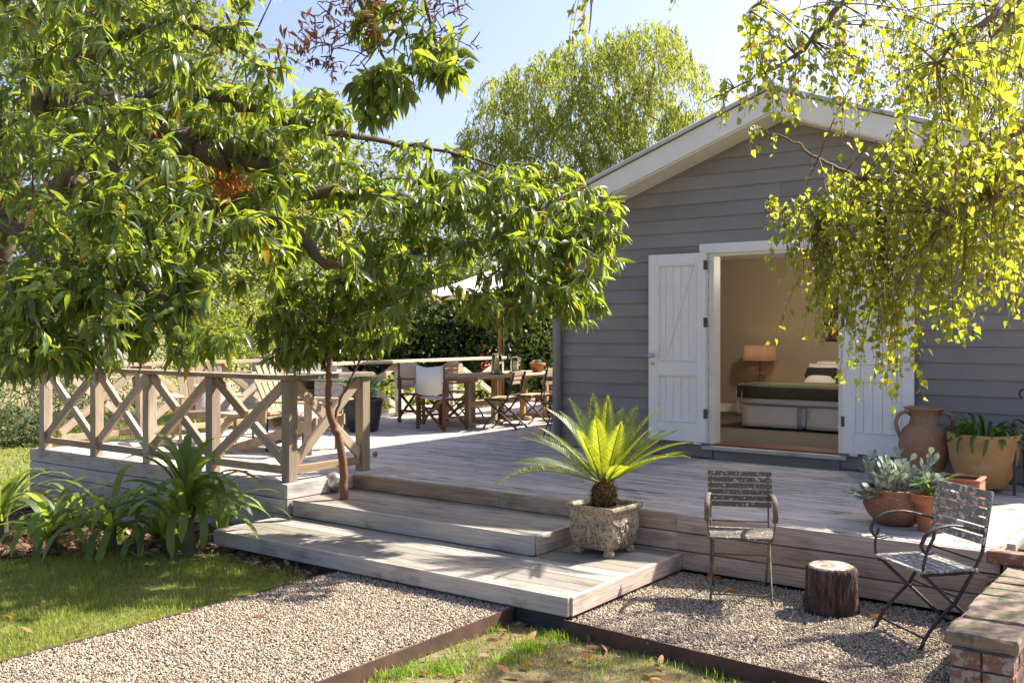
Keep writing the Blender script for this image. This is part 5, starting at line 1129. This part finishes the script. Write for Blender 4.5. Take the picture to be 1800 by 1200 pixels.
def frond_mesh(L, arch, nlf=40):
    m = MB(); pts = []
    for i in range(15):
        t = i / 14; pts.append(Vector((L * (t - arch * .12 * t * t), 0, L * (-arch * .42 * t * t * t))))
    m.tube(pts, [.0055 * (1 - .75 * i / 14) for i in range(15)], 5)
    for i in range(nlf):
        t = .14 + .86 * i / (nlf - 1); q = t * 14; j = min(13, int(q)); p = pts[j].lerp(pts[j + 1], q - j); tan = (pts[j + 1] - pts[j]).normalized()
        l = L * .172 * math.sin(math.pi * min(1, .12 + .9 * t) ** .8) ** .7 * (1 if t < .93 else .8) + .012
        for s in (-1, 1):
            d_ = (tan * (.38 + .5 * t) + Vector((0, s, 0)) * 1. + Vector((0, 0, .38))).normalized(); e_ = tan * .0040
            k_ = len(m.v); tip = p + d_ * l + Vector((0, 0, -.012)); md_ = p + d_ * l * .5
            m.v += [p - e_, p + e_, md_ + e_ * .9 + Vector((0, 0, .001)), md_ - e_ * .9, tip]; m.f += [(k_, k_ + 1, k_ + 2, k_ + 3), (k_ + 3, k_ + 2, k_ + 4)]
    me = mesh_np('frond', m.v, m.f); me.materials.append(CYC); return me
FM = [frond_mesh(L, a) for L, a in ((.62, .25), (.66, .5), (.56, .1), (.70, .7), (.42, .35))]
hub = Vector((PX, PY, .14 + .34 + .165))
def toward(u, v):                                           # compass direction that carries a frond towards this part of the view
    return math.atan2(*reversed(((u * S_ - v * C_), (u * C_ + v * S_))))
fr = []
spec = [(-1, .0, 12, 3), (-1, .25, 33, 1), (-.9, .6, 30, 0), (-.8, -.5, 24, 1), (-.6, .8, 48, 0), (-.3, 1, 62, 0), (.1, .9, 68, 0), (.4, .9, 55, 0), (.7, .7, 46, 0), (1, .5, 38, 1), (1, .1, 32, 1), (1, -.2, 38, 0), (.9, -.5, 28, 1), (.6, -.8, 40, 2), (.2, -1, 52, 2), (-.2, -1, 58, 2), (-.5, -.8, 48, 2), (.05, -.3, 82, 2), (-.35, .1, 72, 0), (-1, -.3, 44, 0), (.3, -.9, 22, 4), (1, .25, 18, 0), (-.7, .3, 60, 1), (.7, -.1, 58, 0), (-.1, 1, 40, 0)]
for r_, f_, el, k_ in spec:
    a = toward(r_, f_) + random.uniform(-.1, .1); M = Matrix.Translation(hub + Vector((math.cos(a), math.sin(a), 0)) * .03) @ Matrix.Rotation(a, 4, 'Z') @ Matrix.Rotation(R(-el + random.uniform(-4, 4) - 6), 4, 'Y') @ Matrix.Rotation(random.uniform(-.5, .5), 4, 'X') @ Matrix.Scale(random.uniform(1.0, 1.16), 4)
    link('frond', FM[k_], None, cy, M, True)
# ---- strap-leaved plants
def strap(L, w_, bend, n=9, fold=.25, tipr=.8):
    V = []; F = []; p = Vector((0, 0, 0)); ang = 0
    for i in range(n):
        t = i / (n - 1); ww = w_ * (.55 + .45 * min(1, t * 3)) * (1 if t < tipr else math.sqrt(max(.02, 1 - ((t - tipr) / (1 - tipr)) ** 2))) / 2
        V += [p + Vector((0, ww, fold * ww)), p.copy(), p + Vector((0, -ww, fold * ww))]; p = p + Vector((math.cos(ang), 0, -math.sin(ang))) * L / (n - 1); ang += bend / (n - 1) * (1.4 if t > .3 else .7)
    for i in range(n - 1):
        a = i * 3; F += [(a, a + 1, a + 4, a + 3), (a + 1, a + 2, a + 5, a + 4)]
    me = mesh_np('leaf', V, F, True); return me
def rosette(parent, base, n, L, w_, mat, el=(35, 85), bend=(1.2, 2.4), spread=.03, az=None, hgt=0, tipr=.8, variants=7):
    ms = []
    for i in range(variants):
        me = strap(L * random.uniform(.75, 1.1), w_ * random.uniform(.85, 1.1), random.uniform(*bend), tipr=tipr); me.materials.append(mat); ms.append(me)
    for i in range(n):
        a = i * 2.4 + random.uniform(-.4, .4) if az is None else az[i % len(az)]; e_ = random.uniform(*el)
        M = Matrix.Translation(Vector(base) + Vector((math.cos(a) * spread, math.sin(a) * spread, hgt * random.random()))) @ Matrix.Rotation(a, 4, 'Z') @ Matrix.Rotation(R(-e_), 4, 'Y') @ Matrix.Rotation(random.uniform(-.35, .35), 4, 'X')
        link('leaf', random.choice(ms), None, parent, M, True)
gs = 'strap-leaved lilies in the leafy bed'
def lily(u, v, z, n, L, w_, label, stem=.18):
    x, y = un(u, v, z); t = thing('strap_lily', label, 'plant', (x, y, z), 0, gs)
    MB().lathe([(0, 0), (.05, 0), (.045, stem * .5), (.035, stem), (0, stem + .03)], 12).build('stem', paint('lily_stem', (.11, .10, .05), .9, .3, .6), t)
    rosette(t, (x, y, z + stem * .6), n, L, w_, STRAP, (20, 88), (1.3, 2.6), .03, hgt=stem * .5); return t
lily(330, 992, -.06, 46, 0.79, 0.069, 'largest strap-leaved lily with broad glossy leaves beside the lower step', .52)
lily(285, 975, -.08, 22, 0.77, 0.062, 'strap-leaved lily pressed against the left side of the largest one', .16)
lily(195, 992, -.13, 26, 0.74, 0.056, 'strap-leaved lily with one tall upright leaf, second from the lower step', .34)
lily(90, 1000, -.17, 26, 0.70, 0.062, 'strap-leaved lily with two broad hanging leaves left of the middle of the bed', .3)
lily(5, 960, -.2, 20, 0.77, 0.062, 'strap-leaved lily cut by the left picture edge', .3)
lily(390, 955, -.05, 10, 0.64, 0.050, 'small strap-leaved lily in the corner by the lower step', .08)
lily(130, 935, -.2, 18, 0.64, 0.050, 'smaller strap-leaved lily further back near the boarded deck edge', .12)
# bare shrub
bs = thing('bare_shrub', 'leafless twiggy shrub against the boarded left end of the deck', 'shrub', (*un(150, 930, -.22), -.22)); segs = []
for i in range(9):
    u0 = rng.uniform(40, 300); b0 = np.array([*un(u0, 935, -.2), -.2]); 
    def grow(p, d_, L, r0, lv):
        pts = [p]
        for _ in range(4): d_ = norm((d_ + rng.normal(0, .22, 3))[None])[0]; pts.append(pts[-1] + d_ * L / 4)
        segs.append((pts, np.linspace(r0, r0 * .5, 5)))
        if lv: 
            for _ in range(3): j = rng.integers(1, 5); grow(pts[j], norm((d_ + rng.normal(0, .7, 3))[None])[0], L * .6, r0 * .6, lv - 1)
    grow(b0, norm((np.array([0, 0, 1.]) + rng.normal(0, .35, 3))[None])[0], rng.uniform(.3, .45), .004, 2)
tubes_np('branches', segs, TWIG, bs, 4)
# pot plants
ag = thing('strap_plant', 'dense dark green strap-leaved plant filling the big honey-coloured pot', 'plant', (-1.68, 8.90, D + .42)); rosette(ag, (-1.68, 8.90, D + .42), 60, .36, .028, GREENP, (30, 85), (1.4, 3.0), .10, tipr=.9)
ap = thing('strap_plant', 'young plant with thin pale arching leaves in the small classic pot', 'plant', (-1.62, 6.93, D + .225)); rosette(ap, (-1.62, 6.93, D + .225), 16, .26, .017, GREENP, (45, 88), (.8, 2.4), .02, tipr=.9)
dpp = thing('strap_plant', 'yellow-green strap plant spilling from the large dark pot', 'plant', (-9.29, 9.30, D + .4)); rosette(dpp, (-9.29, 9.30, D + .4), 34, .52, .04, GREENP, (45, 88), (.8, 2.2), .06)
bqp = thing('strap_plant', 'clump of bright strap leaves growing beside the left end of the brick barbecue', 'plant', (-12.2, 8.9, 0)); rosette(bqp, (-12.2, 8.9, .2), 46, .75, .05, STRAP, (40, 88), (.8, 2.2), .12, hgt=.5)
su = thing('succulent', 'small green succulent in the pot on the dining table', 'plant', (-8.5, 12.2, D + TH + .12)); rosette(su, (-8.5, 12.2, D + TH + .12), 26, .07, .03, SILV, (15, 80), (-.3, .3), .03, variants=3)
# silver plant in the bowl
sv = thing('silver_plant', 'silvery grey plant with paddle-shaped leaves overflowing the wide terracotta bowl', 'plant', (-1.88, 7.02, D + .22))
SPD = leafmesh([(0, 0), (.45, .03), (.65, .17), (.85, .19), (.97, .10), (1.0, 0)], -.05, .2); segs = []; pos = []; dr = []; sz = []
for i in range(46):
    a = rng.uniform(0, 6.28); e_ = rng.uniform(.1, 1.45); L = rng.uniform(.10, .28); b0 = np.array([-1.88 + .14 * math.cos(a) * rng.random(), 7.02 + .14 * math.sin(a) * rng.random(), D + .215]); d_ = np.array([math.cos(a) * math.cos(e_), math.sin(a) * math.cos(e_), math.sin(e_)])
    if i < 5: d_ = np.array([-.8 + .1 * i, -.5, -.1]); L = .27
    t = b0 + d_ * L; segs.append(([b0, (b0 + t) / 2 + [0, 0, .01], t], [.005, .004, .003]))
    for k_ in range(9): b_ = rng.uniform(0, 6.28); pos.append(b0 + d_ * L * rng.uniform(.6, 1)); dr.append(d_ * rng.uniform(.4, 1.2) + np.array([math.cos(b_), math.sin(b_), rng.uniform(-.2, .8)]) * .8); sz.append(rng.uniform(.06, .115))
tubes_np('stems', segs, paint('silver_stem', (.3, .28, .2), .9), sv, 5, None); foliage(sv, [SPD], np.array(pos), frames(np.array(dr), rng.normal(0, .5, len(pos)), sz), SILV, size=np.array(sz), clump='small_leaves')
# ------------------------------------------------------------------ hedges, shrubs and trees behind
QV = np.array([(0, -.25, 0), (.5, 0, .12), (0, .25, 0), (-.5, 0, .06)]); QF = [(0, 1, 2), (0, 2, 3)]
def cloud(parent, name, blobs, mat, s0, s1, shell=.75, hang=0., asp=1.):
    P = []; 
    for (cx, cy_, cz, rx, ry, rz_, n) in blobs:
        d_ = norm(rng.normal(0, 1, (n, 3))); r_ = (shell + (1 - shell) * rng.random(n) ** .5)[:, None] * (1 + .14 * np.sin(d_[:, :1] * 9 + cx) * np.sin(d_[:, 1:2] * 8 + cy_) + .10 * np.sin(d_[:, 2:3] * 17 + cx * 3)); P.append(np.array([cx, cy_, cz]) + d_ * r_ * np.array([rx, ry, rz_]))
    P = np.concatenate(P); n = len(P); dd = norm(rng.normal(0, 1, (n, 3))) * (1 - hang) + np.array([0, 0, -1]) * hang
    M = frames(dd, rng.uniform(0, 6.28, n), rng.uniform(s0, s1, n)) * np.array([1, asp, 1])[None, None, :]
    return scatter(name, QV, QF, P, M, mat, parent)
def shrub(label, cat, c, blobs, mat, s0, s1, group=None, trunk=None, name='shrub', **k):
    t = thing(name, label, cat, c, 0, group); cloud(t, 'foliage', blobs, mat, s0, s1, **k)
    if trunk:
        sg = [smooth_path(p, r, 5, .05) for p, r in trunk]
        tubes_np('trunk', sg, BARK, t, 8, None)
    return t
def W3(u, v, d_): p = at(u, v, d_); return (p.x, p.y, p.z)
# dark hedge behind the dining end
hb = []
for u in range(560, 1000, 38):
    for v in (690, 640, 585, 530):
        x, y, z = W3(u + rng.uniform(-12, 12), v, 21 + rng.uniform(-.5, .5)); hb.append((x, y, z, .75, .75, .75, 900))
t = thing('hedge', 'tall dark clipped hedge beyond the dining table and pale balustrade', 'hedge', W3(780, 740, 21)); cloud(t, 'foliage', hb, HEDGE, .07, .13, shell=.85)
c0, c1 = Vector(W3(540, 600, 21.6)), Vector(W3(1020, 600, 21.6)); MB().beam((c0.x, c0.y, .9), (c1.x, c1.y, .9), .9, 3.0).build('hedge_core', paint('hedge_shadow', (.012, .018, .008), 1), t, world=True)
sb = [(*W3(u, v, 17.5), .55, .55, .45, 900) for u, v in ((500, 715), (545, 700), (590, 705), (635, 712), (680, 700), (725, 705), (770, 715), (820, 715))]
shrub('bright green low shrub glowing in the sun under the pale balustrade', 'shrub', W3(650, 760, 17.5), sb, SHRUB, .05, .1)
gb = 'bushes and trees beyond the deck'
sb = [(*W3(u, v, dd), r_, r_, r_, n) for u, v, dd, r_, n in ((60, 620, 22, 1.6, 2600), (160, 600, 22, 1.7, 2600), (40, 700, 20, .9, 1500), (120, 700, 21, .9, 1500), (230, 660, 22, 1.2, 2000))]
shrub('grey-green feathery shrub beyond the left corner of the balustrade', 'shrub', W3(100, 780, 21), sb, CONIF, .10, .2, gb, hang=.3, asp=.35)
sb = [(*W3(u, v, dd), r_, r_, r_, n) for u, v, dd, r_, n in ((20, 765, 18, .55, 1500), (60, 775, 18, .4, 900), (-40, 750, 18, .8, 1200))]
shrub('pale sunlit bush at the left edge above the distant lawn', 'shrub', W3(20, 790, 18), sb, CONIF, .06, .12, gb)
sb = [(*W3(u, v, dd), r_, r_, r_, n) for u, v, dd, r_, n in ((330, 600, 19, .9, 1800), (400, 610, 18, .8, 1800), (450, 590, 18, .8, 1700), (500, 600, 19, .8, 1400), (430, 540, 19, .9, 1500))]
shrub('loose yellow-green bush behind the brick barbecue', 'shrub', W3(420, 700, 18.5), sb, SHRUB, .05, .10, gb, shell=.3)
sb = [(*W3(u, v, dd), r_, r_, r_, n) for u, v, dd, r_, n in ((100, 450, 26, 2.6, 3500), (260, 430, 27, 2.8, 3500), (400, 480, 27, 2.4, 3200), (330, 330, 28, 2.6, 2800), (130, 300, 27, 2.8, 3000), (520, 480, 27, 2.2, 3000), (480, 380, 29, 2.2, 2200), (10, 500, 25, 2.2, 2500), (60, 160, 27, 2.6, 4200), (200, 110, 28, 2.6, 4200), (330, 190, 28, 2.4, 3600), (50, 0, 27, 2.6, 4200), (200, -30, 28, 2.4, 3600), (310, 60, 28, 1.6, 2400), (430, 250, 29, 1.8, 2600), (530, 300, 29, 1.6, 2400))]
shrub('broad olive tree far behind the chestnut branches at the left', 'tree', W3(260, 700, 27), sb, leafmat('olive_leaf', (.09, .12, .03), (.30, .33, .05), gloss=.7, tw=.45, ylw=.12, yellow=(.4, .28, .08)), .12, .24, gb, name='background_tree', trunk=[([Vector(W3(250, 720, 27)), Vector(W3(245, 560, 27)), Vector(W3(200, 420, 27))], [.3, .25, .12]), ([Vector(W3(245, 560, 27)), Vector(W3(330, 440, 27))], [.18, .08])], shell=.4)
sb = [(*W3(u, v, dd), r_, r_, r_, n) for u, v, dd, r_, n in ((620, 420, 30, 2.2, 2800), (700, 470, 30, 2.2, 2800), (780, 430, 30, 2.0, 2500), (880, 470, 30, 2.2, 2500), (650, 330, 31, 1.6, 1500), (960, 420, 30, 1.8, 1800))]
shrub('dark green trees seen in the gaps behind the middle of the chestnut', 'tree', W3(750, 700, 30), sb, HEDGE, .12, .22, gb, name='background_tree', shell=.5)
# weeping tree
wt = thing('weeping_tree', 'tall weeping peppercorn tree with feathery yellow-green foliage behind the roof', 'tree', W3(1110, 640, 27), 0)
wb = []
for u, v, r_ in ((860, 260, 1.0), (900, 200, 1.1), (960, 150, 1.3), (1040, 120, 1.4), (1120, 110, 1.4), (1180, 150, 1.2), (1210, 230, 1.0), (1130, 220, 1.5), (1030, 220, 1.5), (950, 250, 1.4), (880, 310, 1.0), (960, 330, 1.1), (1180, 300, 1.1), (1100, 290, 1.2), (1040, 300, .9), (1230, 330, 1.0), (840, 330, .9), (1150, 75, .9), (870, 155, .5), (1000, 380, .9), (1260, 260, .6)):
    wb.append((u, v, 26 + rng.uniform(-1, 1), r_))
pos = []; dr = []; sz = []; segs = []
for u, v, d_, r_ in wb:
    c = np.array(W3(u, v, d_)); n = int(105 * r_ * r_)
    for _ in range(n):
        q = norm(rng.normal(0, 1, (1, 3)))[0]; q[2] = abs(q[2]) * .9 - .25; p0 = c + q * r_ * rng.uniform(.6, 1.05); L = rng.uniform(.4, 1.3); o_ = q * np.array([.35, .35, 0])
        m_ = int(L / .042)
        for k_ in range(m_):
            t = k_ / m_; pos.append(p0 + o_ * t * L + np.array([0, 0, -L * t * t * .9 - .03 * t]) + rng.normal(0, .035, 3)); dr.append(np.array([rng.normal(0, .5), rng.normal(0, .5), -1])); sz.append(rng.uniform(.10, .20))
pos = np.array(pos); M = frames(np.array(dr), rng.uniform(0, 6.28, len(pos)), sz) * np.array([1, .42, 1])[None, None, :]
scatter('weeping_foliage', QV, QF, pos, M, WILL, wt)
B0 = Vector(W3(1112, 640, 27)); segs = [smooth_path([B0, Vector(W3(1110, 450, 27)), Vector(W3(1105, 360, 27))], [.35, .3, .26], 5, .05)]
for tgt in ((880, 250), (940, 190), (1010, 150), (1080, 110), (1150, 110), (1200, 180), (1220, 280), (960, 290), (900, 310), (1040, 230), (1130, 220), (1180, 320)):
    e_ = Vector(W3(tgt[0], tgt[1], 26 + rng.uniform(-1, 1))); s_ = Vector(W3(1105 + rng.uniform(-8, 8), 370 - rng.uniform(0, 30), 27)); segs.append(smooth_path([s_, s_.lerp(e_, .5) + Vector((0, 0, -.25)), e_], [.12, .07, .02], 6, .2))
    for _ in range(3): f_ = s_.lerp(e_, rng.uniform(.4, .9)); segs.append(smooth_path([f_, f_ + Vector(rng.normal(0, .6, 3)) + Vector((0, 0, .4))], [.035, .01], 4, .2))
WBARK = paint('pale_grey_bark', (.30, .25, .19), .9); tubes_np('trunk', segs, WBARK, wt, 7, None)
sb = [(*W3(u, v, dd), r_, r_, r_, n) for u, v, dd, r_, n in ((1600, 130, 24, 1.3, 1800), (1680, 90, 24, 1.6, 2600), (1760, 150, 24, 1.6, 2600), (1570, 190, 24, .8, 900), (1650, 210, 24, 1.2, 1600), (1740, 40, 24, 1.4, 1600), (1440, 170, 26, .5, 350), (1560, 60, 24, .8, 500))]
shrub('fine-leaved tree behind the right slope of the cottage roof', 'tree', W3(1690, 640, 24), sb, leafmat('fine_leaf', (.10, .14, .04), (.36, .40, .08), gloss=.7, tw=.45, ylw=.1, yellow=(.4, .36, .1)), .05, .11, gb, name='background_tree', shell=.2, trunk=[([Vector(W3(1690, 640, 24)), Vector(W3(1680, 300, 24)), Vector(W3(1660, 120, 24))], [.2, .15, .05]), ([Vector(W3(1680, 300, 24)), Vector(W3(1750, 120, 24))], [.1, .03])])
# red flowers
FLW, t_, b_ = nm('scarlet_petal'); b_.inputs['Base Color'].default_value = (.75, .07, .02, 1)
for u, v, dd, lb in ((593, 652, 16, 'scarlet canna flower above the pale balustrade left of the director chair'), (857, 638, 17.5, 'red geranium head behind the glass lanterns')):
    c = at(u, v, dd); t = thing('flower', lb, 'flower', c, 0, 'red flowers by the pale balustrade')
    n = 40; P = rng.normal(0, 1, (n, 3)) * (.07, .07, .11) + np.array(tuple(c)); scatter('petals', LL, LF, P, frames(rng.normal(0, 1, (n, 3)), rng.uniform(0, 6, n), rng.uniform(.05, .1, n)), FLW, t)
    MB().tube([c, c + Vector((0, .03, -.5)), Vector((c.x, c.y + .03, D - .2))], .01, 5).build('flower_stem', STRAP, t)
# fallen burr on the deck
p = un(659, 803, D); o = link('fallen_burr', BME, None, None, Matrix.Translation((p[0], p[1], D + .03)) @ Matrix.Scale(.034, 4)); tag(o, 'single green chestnut burr fallen on the deck boards by the end post', 'burr')
print('objects', len(bpy.data.objects), 'tris', sum(len(m.polygons) for m in bpy.data.meshes))
